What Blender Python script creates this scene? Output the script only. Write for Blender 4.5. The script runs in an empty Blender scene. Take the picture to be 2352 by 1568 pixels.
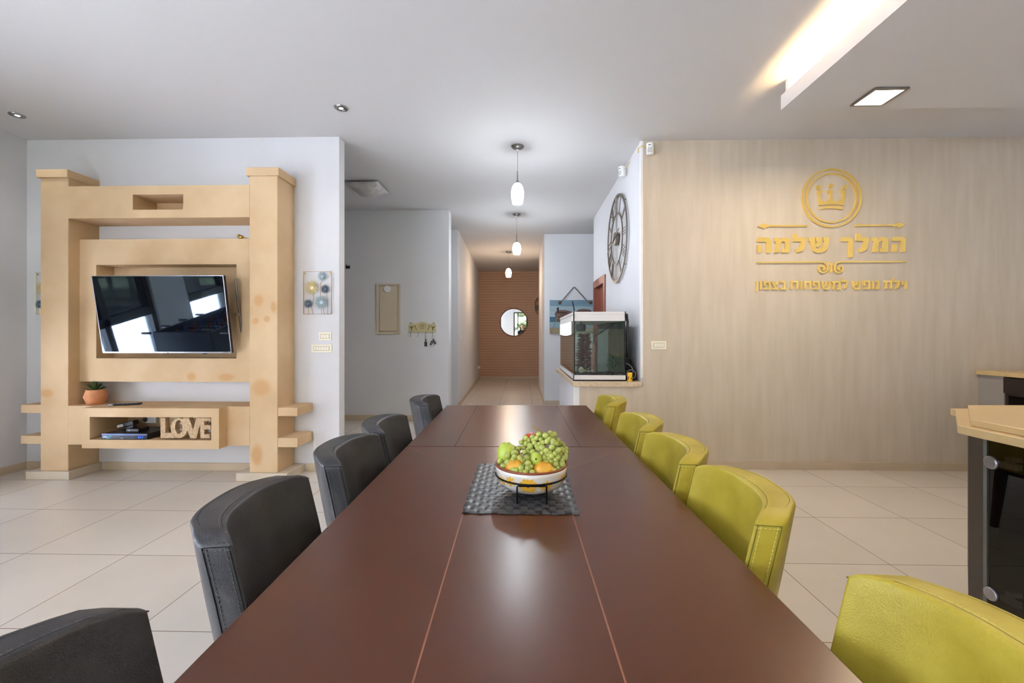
import bpy, bmesh, math, random
from mathutils import Vector, Matrix, noise
SC = bpy.context.scene
COL = SC.collection
PI = math.pi
rad = math.radians
random.seed(7)

# ------------------------------------------------------------------ camera, sky, light, exposure
F, TH, CX, CY, H = 978.0, 0.0242, 1176.0, 770.0, 1.236
cd = bpy.data.cameras.new('camera'); cam = bpy.data.objects.new('camera', cd); COL.objects.link(cam)
cd.sensor_fit = 'HORIZONTAL'; cd.sensor_width = 36.0; cd.lens = 36.0 * F / 2352.0
cd.shift_y = -(784.0 - CY) / 2352.0
cd.clip_start = 0.05; cd.clip_end = 200
cam.location = (0, 0, H); cam.rotation_euler = (PI / 2, 0, TH)
SC.camera = cam
SC.view_settings.view_transform = 'Standard'; SC.view_settings.look = 'None'
SC.view_settings.gamma = 1.0; SC.view_settings.use_curve_mapping = False
SC.view_settings.exposure = 0.3
SC.cycles.max_bounces = 10; SC.cycles.diffuse_bounces = 6; SC.cycles.glossy_bounces = 5
SC.cycles.transparent_max_bounces = 16; SC.cycles.sample_clamp_indirect = 60.0
SC.cycles.caustics_reflective = False; SC.cycles.caustics_refractive = False

W = bpy.data.worlds.new('sky'); SC.world = W; W.use_nodes = True
W.node_tree.nodes['Background'].inputs[0].default_value = (0.93, 1.0, 1.15, 1)
W.node_tree.nodes['Background'].inputs[1].default_value = 8.0

sl_ = bpy.data.lights.new('sun', 'SUN'); sl_.energy = 90; sl_.angle = rad(1); sl_.color = (.95, 1.0, 1.10)
so_ = bpy.data.objects.new('sun', sl_); COL.objects.link(so_); so_.rotation_euler = (rad(-32), 0, 0)   # from behind the house, on the side terrace

def area(name, loc, rot, sx, sy, power, rgb=(1, 1, 1), portal=False, spread=None):
    l = bpy.data.lights.new(name, 'AREA'); l.shape = 'RECTANGLE'; l.size = sx; l.size_y = sy
    l.energy = power; l.color = rgb
    if spread: l.spread = spread
    if portal: l.cycles.is_portal = True
    o = bpy.data.objects.new(name, l); COL.objects.link(o); o.location = loc; o.rotation_euler = rot
    return o
def point(name, loc, power, rgb, r=.03):
    l = bpy.data.lights.new(name, 'POINT'); l.energy = power; l.color = rgb; l.shadow_soft_size = r
    o = bpy.data.objects.new(name, l); COL.objects.link(o); o.location = loc
    return o
# daylight portals in the openings behind the camera and in the left wall
area('portal_back_door', (0.36, -3.17, 1.36), (PI / 2, 0, PI), 1.8, 2.66, 1, portal=True)
area('portal_back_window', (-2.6, -3.17, 1.4), (PI / 2, 0, PI), 2.5, 2.2, 1, portal=True)
area('portal_left_window', (-4.57, 2.39, .55), (PI / 2, 0, -PI / 2), 1.15, .9, 1, portal=True)
area('portal_left_pane', (-4.57, .85, .55), (PI / 2, 0, -PI / 2), .75, .9, 1, portal=True)
area('portal_left_door', (-4.57, -1.15, 1.25), (PI / 2, 0, -PI / 2), 2.8, 2.4, 1, portal=True)
# the room's own lamps
COVE_W, SQUARE_W, PENDANT_W = 125, 19, 20

# ------------------------------------------------------------------ helpers
def lin(c):
    c = c / 255.0
    return c / 12.92 if c <= .04045 else ((c + .055) / 1.055) ** 2.4
def rgb(*c): return tuple(lin(x) for x in c) + (1.0,)
def ray(u, v):
    a = (u - CX) / F; c, s = math.cos(TH), math.sin(TH)
    return Vector((c * a - s, s * a + c, -(v - CY) / F))
def at(u, v, X=None, Y=None, Z=None):
    r = ray(u, v)
    k = Y / r.y if Y is not None else (X / r.x if X is not None else (Z - H) / r.z)
    return Vector((0, 0, H)) + r * k

def mat(name, col, rough=.5, metal=0, var=None, bump=None, coat=0, ior=None, sss=0, emit=None, spec=None, rvar=None):
    m = bpy.data.materials.new(name); m.use_nodes = True
    nt = m.node_tree; b = nt.nodes['Principled BSDF']
    c = rgb(*col)
    b.inputs['Base Color'].default_value = c; b.inputs['Roughness'].default_value = rough; b.inputs['Metallic'].default_value = metal
    if coat: b.inputs['Coat Weight'].default_value = coat; b.inputs['Coat Roughness'].default_value = .08
    if ior: b.inputs['IOR'].default_value = ior
    if spec is not None: b.inputs['Specular IOR Level'].default_value = spec
    if sss:
        b.inputs['Subsurface Weight'].default_value = sss; b.inputs['Subsurface Radius'].default_value = (.01, .01, .004)
    if emit:
        b.inputs['Emission Color'].default_value = rgb(*emit[0]); b.inputs['Emission Strength'].default_value = emit[1]
    tc = None
    def coords(stretch):
        nonlocal tc
        tc = tc or nt.nodes.new('ShaderNodeTexCoord')
        mp = nt.nodes.new('ShaderNodeMapping'); mp.inputs['Scale'].default_value = stretch
        nt.links.new(tc.outputs['Object'], mp.inputs[0]); return mp.outputs[0]
    if var:
        sc, amt = var[0], var[1]; st = var[2] if len(var) > 2 else (1, 1, 1)
        n = nt.nodes.new('ShaderNodeTexNoise'); n.inputs['Scale'].default_value = sc; n.inputs['Detail'].default_value = 5
        nt.links.new(coords(st), n.inputs['Vector'])
        r = nt.nodes.new('ShaderNodeValToRGB')
        c2 = rgb(*var[3]) if len(var) > 3 else tuple(min(1, x * (1 + amt)) for x in c[:3]) + (1,)
        r.color_ramp.elements[0].position = .32; r.color_ramp.elements[1].position = .68
        r.color_ramp.elements[0].color = tuple(x * (1 - amt) for x in c[:3]) + (1,); r.color_ramp.elements[1].color = c2
        nt.links.new(n.outputs['Fac'], r.inputs[0]); nt.links.new(r.outputs[0], b.inputs['Base Color'])
    if bump:
        st = bump[2] if len(bump) > 2 else (1, 1, 1)
        n = nt.nodes.new('ShaderNodeTexNoise'); n.inputs['Scale'].default_value = bump[0]; n.inputs['Detail'].default_value = 3
        nt.links.new(coords(st), n.inputs['Vector'])
        bp = nt.nodes.new('ShaderNodeBump'); bp.inputs['Strength'].default_value = bump[1]; bp.inputs['Distance'].default_value = .01
        nt.links.new(n.outputs['Fac'], bp.inputs['Height']); nt.links.new(bp.outputs[0], b.inputs['Normal'])
    return m
def glassy(name, tint=(235, 245, 240), refl=.06, rough=.0, keep=.94):
    m = bpy.data.materials.new(name); m.use_nodes = True; nt = m.node_tree
    for n in list(nt.nodes):
        if n.type == 'BSDF_PRINCIPLED': nt.nodes.remove(n)
    out = nt.nodes['Material Output']
    t = nt.nodes.new('ShaderNodeBsdfTransparent'); t.inputs[0].default_value = rgb(*tint)
    g = nt.nodes.new('ShaderNodeBsdfGlossy'); g.inputs['Roughness'].default_value = rough; g.inputs[0].default_value = (1, 1, 1, 1)
    fr = nt.nodes.new('ShaderNodeFresnel'); fr.inputs[0].default_value = 1.45
    ge = nt.nodes.new('ShaderNodeNewGeometry'); mad = nt.nodes.new('ShaderNodeMath'); mad.operation = 'MULTIPLY_ADD'   # a thin pane: same index from either side
    nt.links.new(ge.outputs['Backfacing'], mad.inputs[0]); mad.inputs[1].default_value = 1 / 1.45 - 1.45; mad.inputs[2].default_value = 1.45; nt.links.new(mad.outputs[0], fr.inputs[0])
    mx = nt.nodes.new('ShaderNodeMixShader')
    nt.links.new(fr.outputs[0], mx.inputs[0]); nt.links.new(t.outputs[0], mx.inputs[1]); nt.links.new(g.outputs[0], mx.inputs[2])
    nt.links.new(mx.outputs[0], out.inputs[0])
    return m

ORG = {}
class B:
    def __init__(s, xf=None): s.v = []; s.f = []; s.xf = xf
    def add(s, vs, fs):
        k = len(s.v); s.v += [Vector(p) for p in vs]; s.f += [[i + k for i in f] for f in fs]; return s
    def box(s, x0, y0, z0, x1, y1, z1):
        return s.add([(x, y, z) for z in (z0, z1) for y in (y0, y1) for x in (x0, x1)],
                     [(0, 2, 3, 1), (4, 5, 7, 6), (0, 1, 5, 4), (2, 6, 7, 3), (0, 4, 6, 2), (1, 3, 7, 5)])
    def prism(s, poly, vec):
        n = len(poly); vec = Vector(vec); p = [Vector(q) for q in poly]
        return s.add(p + [q + vec for q in p], [list(range(n))[::-1], list(range(n, 2 * n))] + [[i, (i + 1) % n, (i + 1) % n + n, i + n] for i in range(n)])
    def plan(s, poly, z0, z1):
        return s.prism([(x, y, z0) for x, y in poly], (0, 0, z1 - z0))
    def ringplate(s, outer, inner, vec):
        n = len(outer); vec = Vector(vec)
        vs = [Vector(p) for p in outer] + [Vector(p) for p in inner]; vs += [p + vec for p in vs]
        fs = []
        for i in range(n):
            j = (i + 1) % n
            fs += [(i, j, n + j, n + i), (2 * n + i, 3 * n + i, 3 * n + j, 2 * n + j), (i, 2 * n + i, 2 * n + j, j), (n + i, n + j, 3 * n + j, 3 * n + i)]
        return s.add(vs, fs)
    def tube(s, pts, r, n=8, closed=False, cap=True):
        pts = [Vector(p) for p in pts]; m = len(pts); rr = r if isinstance(r, (list, tuple)) else [r] * m
        vs = []; up = None
        for i, p in enumerate(pts):
            a = pts[(i - 1) % m] if (closed or i > 0) else p; b = pts[(i + 1) % m] if (closed or i < m - 1) else p
            t = (b - a).normalized() if (b - a).length > 1e-9 else Vector((0, 0, 1))
            if up is None: up = Vector((0, 0, 1)) if abs(t.z) < .9 else Vector((1, 0, 0))
            x = t.cross(up)
            if x.length < 1e-6: x = t.cross(Vector((1, .3, 0)))
            x.normalize(); y = x.cross(t).normalized(); up = y
            vs += [p + (x * math.cos(2 * PI * k / n) + y * math.sin(2 * PI * k / n)) * rr[i] for k in range(n)]
        fs = []
        for i in range(m if closed else m - 1):
            j = (i + 1) % m
            fs += [(i * n + k, i * n + (k + 1) % n, j * n + (k + 1) % n, j * n + k) for k in range(n)]
        if not closed and cap: fs += [list(range(n))[::-1], list(range((m - 1) * n, m * n))]
        return s.add(vs, fs)
    def lathe(s, prof, c=(0, 0, 0), n=32, axis=None):
        c = Vector(c); vs = []; m = len(prof)
        R = axis or Matrix.Identity(3)
        for r, z in prof:
            for k in range(n): vs.append(c + R @ Vector((r * math.cos(2 * PI * k / n), r * math.sin(2 * PI * k / n), z)))
        fs = [(i * n + k, i * n + (k + 1) % n, (i + 1) * n + (k + 1) % n, (i + 1) * n + k) for i in range(m - 1) for k in range(n)]
        if prof[0][0] > 1e-5: fs.append(list(range(n))[::-1])
        if prof[-1][0] > 1e-5: fs.append(list(range((m - 1) * n, m * n)))
        return s.add(vs, fs)
    def ell(s, c, r, n=14, m=9, R=None):
        r = (r, r, r) if isinstance(r, (int, float)) else r; R = R or Matrix.Identity(3)
        c = Vector(c); vs = [c + R @ Vector((0, 0, -r[2]))]
        for i in range(1, m):
            a = -PI / 2 + PI * i / m
            for k in range(n):
                b = 2 * PI * k / n; vs.append(c + R @ Vector((r[0] * math.cos(a) * math.cos(b), r[1] * math.cos(a) * math.sin(b), r[2] * math.sin(a))))
        vs.append(c + R @ Vector((0, 0, r[2]))); L = len(vs) - 1
        fs = [(0, 1 + (k + 1) % n, 1 + k) for k in range(n)]
        for i in range(m - 2):
            fs += [(1 + i * n + k, 1 + i * n + (k + 1) % n, 1 + (i + 1) * n + (k + 1) % n, 1 + (i + 1) * n + k) for k in range(n)]
        fs += [(L, 1 + (m - 2) * n + k, 1 + (m - 2) * n + (k + 1) % n) for k in range(n)]
        return s.add(vs, fs)
    def build(s, name, m, parent=None, smooth=False, bevel=0, org=None, seg=2, weld=True):
        o0 = ORG[parent.name] if parent else Vector(org or (0, 0, 0))
        me = bpy.data.meshes.new(name); bm = bmesh.new()
        vs = [bm.verts.new((s.xf(p) if s.xf else p) - o0) for p in s.v]
        for f in s.f:
            try: bm.faces.new([vs[i] for i in f])
            except ValueError: pass
        if weld: bmesh.ops.remove_doubles(bm, verts=bm.verts, dist=1e-6)
        ng = [f for f in bm.faces if len(f.verts) > 4]
        if ng: bmesh.ops.triangulate(bm, faces=ng, ngon_method='EAR_CLIP')
        bmesh.ops.recalc_face_normals(bm, faces=bm.faces)
        for f in bm.faces: f.smooth = bool(smooth)
        bm.to_mesh(me); bm.free(); me.materials.append(m)
        if smooth == 'auto' or bevel:
            me.set_sharp_from_angle(angle=rad(40)) if smooth == 'auto' else None
        o = bpy.data.objects.new(name, me); COL.objects.link(o)
        if parent: o.parent = parent
        else: o.location = o0
        if bevel:
            md = o.modifiers.new('bevel', 'BEVEL'); md.width = bevel; md.segments = seg; md.limit_method = 'ANGLE'; md.angle_limit = rad(35)
        ORG[o.name] = o0
        return o
def tag(o, label=None, cat=None, group=None, kind=None):
    if label: o['label'] = label
    if cat: o['category'] = cat
    if group: o['group'] = group
    if kind: o['kind'] = kind
    return o
def thing(name, label, cat, loc, group=None):
    o = bpy.data.objects.new(name, None); COL.objects.link(o); o.location = loc; o.empty_display_size = .05
    ORG[o.name] = Vector(loc); return tag(o, label, cat, group)
def structure(name, loc=(0, 0, 0)):
    o = bpy.data.objects.new(name, None); COL.objects.link(o); o.location = loc; o.empty_display_size = .05
    ORG[o.name] = Vector(loc); o['kind'] = 'structure'; return o
def S(o): o['kind'] = 'structure'; return o
def copy_tree(o, parent=None):
    c = o.copy(); COL.objects.link(c)
    if parent: c.parent = parent
    ORG[c.name] = ORG[o.name]
    for ch in list(o.children): copy_tree(ch, c)
    return c
def circle(c, r, n, ax, bx, a0=0, a1=2 * PI, closed=True):
    c, ax, bx = Vector(c), Vector(ax), Vector(bx); k = n if closed else n - 1
    return [c + ax * (r * math.cos(a0 + (a1 - a0) * i / k)) + bx * (r * math.sin(a0 + (a1 - a0) * i / k)) for i in range(n)]
def stroke(path, w):
    """outline (list of 2-D points) of a polyline of width w"""
    n = len(path); p = [Vector((a, b)) for a, b in path]; ws = w if isinstance(w, list) else [w] * n
    L, R = [], []
    for i in range(n):
        d0 = (p[i] - p[i - 1]).normalized() if i > 0 else (p[1] - p[0]).normalized()
        d1 = (p[i + 1] - p[i]).normalized() if i < n - 1 else d0
        n0 = Vector((-d0.y, d0.x)); n1 = Vector((-d1.y, d1.x)); m = (n0 + n1)
        m = m.normalized() if m.length > 1e-6 else n0
        k = min(1.6, 1 / max(.3, m.dot(n0))) * ws[i] / 2
        L.append(p[i] + m * k); R.append(p[i] - m * k)
    return L + R[::-1]

# ------------------------------------------------------------------ materials
M = {}
M['white'] = mat('white_plaster', (214, 214, 216), .75, var=(3, .015))
M['ceiling'] = mat('ceiling_paint', (206, 205, 205), .8)
M['stone'] = mat('beige_stone', (198, 184, 163), .5, var=(5.0, .035, (3, 3, .35), (205, 192, 174)), bump=(60, .03))
M['plinth'] = mat('cream_stone', (205, 192, 172), .4, var=(6, .05))
M['skirt'] = mat('skirting_tile', (196, 178, 152), .35, var=(4, .05))
M['tan'] = mat('tan_plaster', (205, 172, 130), .8, var=(2.2, .07, (1, 1, 1), (216, 188, 150)), bump=(25, .06))
def tan_blotches():
    """old ochre blotches left by damp on the plaster, soft edged"""
    nt = M['tan'].node_tree; b = nt.nodes['Principled BSDF']; prev = b.inputs['Base Color'].links[0].from_socket
    tc = nt.nodes.new('ShaderNodeTexCoord')
    for u, v, Y, rx, rz in ((440, 865, 3.665, .05, .045), (520, 866, 3.665, .09, .04), (587, 737, 3.57, .035, .035), (613, 732, 3.57, .035, .035), (594, 690, 3.57, .05, .06), (600, 890, 3.57, .10, .09), (590, 1045, 3.57, .06, .11), (108, 903, 3.57, .07, .045), (628, 705, 3.57, .03, .06)):
        p = at(u, v, Y=Y) - Vector((-3.1, 3.6, 0))
        vm = nt.nodes.new('ShaderNodeVectorMath'); vm.operation = 'SUBTRACT'; nt.links.new(tc.outputs['Object'], vm.inputs[0]); vm.inputs[1].default_value = p
        vs = nt.nodes.new('ShaderNodeVectorMath'); vs.operation = 'MULTIPLY'; nt.links.new(vm.outputs[0], vs.inputs[0]); vs.inputs[1].default_value = (1 / rx, 3, 1 / rz)
        vl = nt.nodes.new('ShaderNodeVectorMath'); vl.operation = 'LENGTH'; nt.links.new(vs.outputs[0], vl.inputs[0])
        mr = nt.nodes.new('ShaderNodeMapRange'); mr.interpolation_type = 'SMOOTHSTEP'; nt.links.new(vl.outputs['Value'], mr.inputs['Value'])
        mr.inputs['From Min'].default_value = .45; mr.inputs['From Max'].default_value = 1.1; mr.inputs['To Min'].default_value = .7; mr.inputs['To Max'].default_value = 0
        mx = nt.nodes.new('ShaderNodeMixRGB'); nt.links.new(mr.outputs[0], mx.inputs[0]); nt.links.new(prev, mx.inputs[1]); mx.inputs[2].default_value = rgb(196, 148, 92); prev = mx.outputs[0]
    nt.links.new(prev, b.inputs['Base Color'])
tan_blotches()
M['gold'] = mat('gold_acrylic', (255, 220, 124), .2, .5)
M['brass'] = mat('brass', (196, 160, 84), .28, 1.0)
M['black'] = mat('black_plastic', (22, 22, 24), .35)
M['black_metal'] = mat('black_wire', (18, 18, 20), .4, .6)
M['steel'] = mat('brushed_steel', (150, 148, 146), .32, 1.0)
M['chrome'] = mat('chrome', (205, 205, 205), .12, 1.0)
M['white_plastic'] = mat('white_plastic', (232, 232, 230), .4)
M['cream_plastic'] = mat('cream_plastic', (236, 230, 206), .45)
M['ivory'] = mat('ivory_key', (236, 230, 214), .4)
M['wood'] = mat('mahogany_top', (88, 47, 25), .28, var=(1.5, .03))
M['wood_dark'] = mat('mahogany_dark', (58, 28, 22), .35)
M['seam'] = mat('inlay_groove', (150, 98, 74), .5)
M['joint'] = mat('dark_gap', (26, 12, 10), .6)
M['wenge'] = mat('wenge_laminate', (40, 29, 27), .4, var=(30, .2, (1, 1, 6)))
M['beige_top'] = mat('beige_countertop', (206, 178, 128), .3, var=(40, .04))
M['brown_door'] = mat('brown_door_wood', (128, 62, 36), .4, var=(4, .15, (8, 8, .5)))
M['brown_frame'] = mat('brown_frame_wood', (142, 82, 66), .4)
M['terracotta'] = mat('terracotta', (214, 146, 100), .7, var=(20, .06))
M['leaf'] = mat('leaf_green', (58, 96, 50), .5, var=(20, .25))
M['soil'] = mat('soil', (60, 44, 34), .9)
M['silver'] = mat('silver_bezel', (168, 168, 176), .3, .9)
M['screen'] = mat('television_glass', (10, 12, 18), .03, ior=2.7)
M['screen'].node_tree.nodes['Principled BSDF'].inputs['Specular Tint'].default_value = (.62, .82, 1, 1)
M['blue_led'] = mat('blue_display', (20, 40, 160), .4, emit=((40, 90, 255), 2.0))
M['red_led'] = mat('red_light', (200, 40, 30), .4, emit=((255, 40, 30), 1.0))
M['cyan'] = mat('cyan_stripe', (70, 190, 220), .4)
M['weave'] = mat('carved_wood', (200, 168, 128), .75, var=(60, .25, (1, 1, 1), (214, 184, 146)), bump=(90, .6))
M['palegreen'] = mat('pale_blue_leaf', (168, 186, 192), .45, .3)
M['slateblue'] = mat('slate_blue_leaf', (96, 116, 136), .45, .3)
M['goldleaf'] = mat('gold_leaf', (214, 200, 156), .4, .3)
M['bronze'] = mat('clock_metal', (122, 112, 102), .42, .7)
M['mirror'] = mat('mirror_glass', (245, 248, 245), .0, 1.0)
M['mirror_rim'] = mat('mirror_rim', (128, 84, 52), .4, .3)
M['oak'] = mat('oak_shelf', (150, 104, 54), .5, var=(10, .15, (1, 1, 6)))
M['rope'] = mat('rope', (96, 82, 72), .9)
M['glass'] = glassy('window_glass', (250, 250, 250))
M['tank_glass'] = glassy('tank_glass', (247, 250, 248))
M['cab_glass'] = glassy('smoked_glass', (176, 172, 168))
M['water'] = glassy('tank_water', (234, 245, 240))
M['tank_white'] = mat('tank_white_trim', (222, 220, 218), .4)
M['algae'] = mat('algae_dark', (34, 48, 40), .8, var=(8, .5, (1, 1, .6), (70, 92, 76)))
M['redplant'] = mat('red_plant', (104, 40, 28), .7, var=(30, .3))
M['driftwood'] = mat('driftwood', (158, 112, 100), .8, var=(20, .2))
M['coral'] = mat('pale_coral', (196, 184, 160), .9, var=(30, .3))
M['gravel'] = mat('dark_gravel', (52, 52, 54), .9, var=(90, .5))
M['yellow'] = mat('yellow_can', (238, 184, 24), .35)
M['frame_dark'] = mat('dark_window_frame', (58, 52, 50), .45)
M['shutter'] = mat('grey_shutter', (120, 122, 126), .6, var=(3, .1, (1, 1, 12)))
M['hedge'] = mat('hedge_leaves', (88, 98, 70), .8, var=(6, .3))
M['paving'] = mat('terrace_paving', (192, 194, 200), .8, var=(3, .04))
M['cloth_black'] = mat('black_tshirt', (34, 35, 44), .85)
M['jeans'] = mat('dark_jeans', (48, 56, 76), .85)
M['skin'] = mat('skin', (206, 156, 130), .55)
M['hair'] = mat('dark_hair', (40, 30, 26), .7)
M['ceramic'] = mat('white_ceramic', (236, 232, 222), .2, coat=.4)
M['rim_brown'] = mat('brown_glaze', (142, 72, 48), .25)
M['petal'] = mat('yellow_petal', (240, 186, 62), .35)
M['petal_core'] = mat('brown_flower_core', (150, 84, 40), .4)
M['grape'] = mat('green_grape', (176, 186, 96), .25, sss=.12, var=(25, .10))
M['stem'] = mat('grape_stem', (150, 128, 60), .7)
M['apple'] = mat('green_apple', (186, 206, 84), .3, var=(18, .1))
M['mango'] = mat('ripe_mango', (232, 160, 44), .35, var=(28, .22, (1, 1, 1), (240, 190, 70)))
M['redfruit'] = mat('red_apple', (196, 74, 56), .3)
M['amber'] = mat('amber_cable', (212, 176, 60), .5)
M['fabric_toe'] = mat('toe_kick', (150, 146, 140), .4)

def leather(name, col, worn, bs):
    m = mat(name, col, .42, var=(9, .22, (1, 1, 1), worn)); nt = m.node_tree; b = nt.nodes['Principled BSDF']
    v = nt.nodes.new('ShaderNodeTexVoronoi'); v.inputs['Scale'].default_value = 420; v.feature = 'F1'
    tc = nt.nodes.new('ShaderNodeTexCoord'); nt.links.new(tc.outputs['Object'], v.inputs['Vector'])
    bp = nt.nodes.new('ShaderNodeBump'); bp.inputs['Strength'].default_value = bs; bp.inputs['Distance'].default_value = .002
    nt.links.new(v.outputs['Distance'], bp.inputs['Height']); nt.links.new(bp.outputs[0], b.inputs['Normal'])
    return m
M['leather_black'] = leather('charcoal_leather', (50, 51, 56), (66, 66, 70), .22)
M['leather_lime'] = leather('lime_leather', (188, 168, 44), (196, 178, 64), .22)
M['seam_leather_black'] = mat('dark_seam', (18, 18, 20), .8); M['seam_leather_lime'] = mat('olive_seam', (112, 104, 26), .8)
M['thread_black'] = mat('grey_thread', (112, 114, 118), .8)
M['thread_lime'] = mat('lime_thread', (206, 200, 110), .8)

def math_chain(nt, op, a, b=None):
    n = nt.nodes.new('ShaderNodeMath'); n.operation = op
    for i, x in enumerate((a, b)):
        if x is None: continue
        if isinstance(x, (int, float)): n.inputs[i].default_value = x
        else: nt.links.new(x, n.inputs[i])
    return n.outputs[0]
def tile_mat():
    m = mat('floor_tile', (208, 200, 190), .22); nt = m.node_tree; b = nt.nodes['Principled BSDF']
    tc = nt.nodes.new('ShaderNodeTexCoord'); sp = nt.nodes.new('ShaderNodeSeparateXYZ'); nt.links.new(tc.outputs['Object'], sp.inputs[0])
    T = .6002; ds = []; ids = []
    for ax, off in (('X', -3.419), ('Y', 1.7445)):
        q = math_chain(nt, 'DIVIDE', math_chain(nt, 'SUBTRACT', sp.outputs[ax], off), T)
        fr = math_chain(nt, 'FRACT', q); ids.append(math_chain(nt, 'FLOOR', q))
        ds.append(math_chain(nt, 'MINIMUM', fr, math_chain(nt, 'SUBTRACT', 1.0, fr)))
    d = math_chain(nt, 'MINIMUM', ds[0], ds[1])
    g = math_chain(nt, 'LESS_THAN', d, .0034)
    cb = nt.nodes.new('ShaderNodeCombineXYZ'); nt.links.new(ids[0], cb.inputs[0]); nt.links.new(ids[1], cb.inputs[1])
    wn = nt.nodes.new('ShaderNodeTexWhiteNoise'); nt.links.new(cb.outputs[0], wn.inputs['Vector'])
    nz = nt.nodes.new('ShaderNodeTexNoise'); nz.inputs['Scale'].default_value = 3.0; nz.inputs['Detail'].default_value = 6
    nt.links.new(tc.outputs['Object'], nz.inputs['Vector'])
    f = math_chain(nt, 'ADD', math_chain(nt, 'MULTIPLY', wn.outputs['Value'], .35), math_chain(nt, 'MULTIPLY', nz.outputs['Fac'], .65))
    r = nt.nodes.new('ShaderNodeValToRGB'); r.color_ramp.elements[0].position = .2; r.color_ramp.elements[1].position = .8
    r.color_ramp.elements[0].color = rgb(202, 193, 182); r.color_ramp.elements[1].color = rgb(214, 206, 196); nt.links.new(f, r.inputs[0])
    mx = nt.nodes.new('ShaderNodeMixRGB'); nt.links.new(g, mx.inputs[0]); nt.links.new(r.outputs[0], mx.inputs[1]); mx.inputs[2].default_value = rgb(128, 108, 88)
    nt.links.new(mx.outputs[0], b.inputs['Base Color'])
    rr = math_chain(nt, 'ADD', math_chain(nt, 'MULTIPLY', g, .5), .28); nt.links.new(rr, b.inputs['Roughness'])
    return m
M['tile'] = tile_mat()
def slat_mat():
    m = mat('wood_slat_cladding', (178, 124, 86), .55); nt = m.node_tree; b = nt.nodes['Principled BSDF']
    tc = nt.nodes.new('ShaderNodeTexCoord'); sp = nt.nodes.new('ShaderNodeSeparateXYZ'); nt.links.new(tc.outputs['Object'], sp.inputs[0])
    fr = math_chain(nt, 'FRACT', math_chain(nt, 'DIVIDE', sp.outputs['Z'], .073))
    mp = nt.nodes.new('ShaderNodeMapping'); mp.inputs['Scale'].default_value = (1.2, 1, 40); nt.links.new(tc.outputs['Object'], mp.inputs[0])
    nz = nt.nodes.new('ShaderNodeTexNoise'); nz.inputs['Scale'].default_value = 2; nt.links.new(mp.outputs[0], nz.inputs['Vector'])
    r = nt.nodes.new('ShaderNodeValToRGB'); e = r.color_ramp.elements  # dark grooves and slat highlights painted as colour bands, no relief
    e[0].position = 0; e[0].color = rgb(236, 204, 176); e[1].position = 1; e[1].color = rgb(184, 140, 110)
    for p, c in ((.10, (238, 208, 180)), (.14, (206, 162, 130)), (.55, (214, 170, 138)), (.60, (194, 150, 120)), (.86, (200, 154, 122))):
        x = e.new(p); x.color = rgb(*c)
    nt.links.new(fr, r.inputs[0])
    mx = nt.nodes.new('ShaderNodeMixRGB'); mx.blend_type = 'MULTIPLY'; mx.inputs[0].default_value = .35
    nt.links.new(r.outputs[0], mx.inputs[1]); nt.links.new(nz.outputs['Fac'], mx.inputs[2])
    nt.links.new(mx.outputs[0], b.inputs['Base Color'])
    return m
M['slat'] = slat_mat()

# ------------------------------------------------------------------ the setting
CZ = 3.045
S(B().box(-4.8, -3.4, -.1, 5.0, 12.3, 0).build('floor', M['tile']))
S(B().box(-4.8, -3.4, CZ, 5.0, 12.3, CZ + .12).build('ceiling', M['ceiling']))
# front-left wall carrying the television unit, its free end at x = -1.67
S(B().box(-4.8, 3.84, 0, -1.668, 3.955, CZ).build('wall_front_left', M['white']))
# wall behind it, in the entrance hall
S(B().box(-4.8, 6.12, 0, -1.06, 6.32, CZ).build('wall_hall', M['white']))
S(B().plan([(-1.228, 7.26), (-1.10, 7.26), (-1.225, 12.02), (-1.353, 12.02)], 0, CZ).build('wall_corridor_left', M['white']))
S(B().box(-4.8, 7.40, 0, -1.228, 7.5, CZ).build('wall_hall_back', M['white']))
S(B().box(-4.8, 3.955, 0, -4.6, 7.4, CZ).build('wall_hall_left', M['white']))
S(B().box(-1.4, 12.0, 0, 2.6, 12.15, CZ).build('wall_corridor_end', M['slat']))
S(B().box(.392, 7.62, 0, 2.6, 7.75, CZ).box(.392, 7.75, 0, .55, 10.1, CZ).build('wall_corridor_right', M['white']))
S(B().box(2.5, 4.15, 0, 2.6, 12.1, CZ).build('wall_corridor_far_right', M['white']))
# side wall with the clock, a door in it
S(B().box(1.104, 4.0, 0, 1.22, 5.66, CZ).box(1.104, 5.66, 2.05, 1.22, 6.62, CZ).box(1.104, 6.58, 0, 1.22, 6.62, 2.05).build('wall_clock_side', M['white']))
# stone clad wall on the right, and the half wall beside it
S(B().box(1.122, 3.99, 0, 4.75, 4.0, CZ).box(.531, 3.99, 0, 1.122, 4.0, .76).build('wall_stone', M['stone']))
S(B().box(1.22, 4.0, 0, 4.9, 4.15, CZ).build('wall_front_right', M['white']))
S(B().box(.482, 4.0, 0, 1.104, 5.52, .758).build('wall_half', M['white']))
S(B().box(1.098, 3.984, .84, 1.124, 4.02, CZ).build('trim_1', M['white_plastic'], bevel=.003))
S(B().box(.480, 3.986, 0, .533, 4.01, .758).build('trim_2', M['white_plastic'], bevel=.003))
S(B().box(-1.9, 3.828, .076, -1.872, 3.84, .35).build('trim_3', M['white_plastic'], bevel=.003))
S(B().box(4.75, -3.3, 0, 4.9, 4.0, CZ).build('wall_right', M['white']))
# stone cladding joints: thin recess lines
S(B().box(1.13, 3.9893, 2.803, 4.75, 3.9905, 2.806).build('trim_4', M['stone']))
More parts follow.
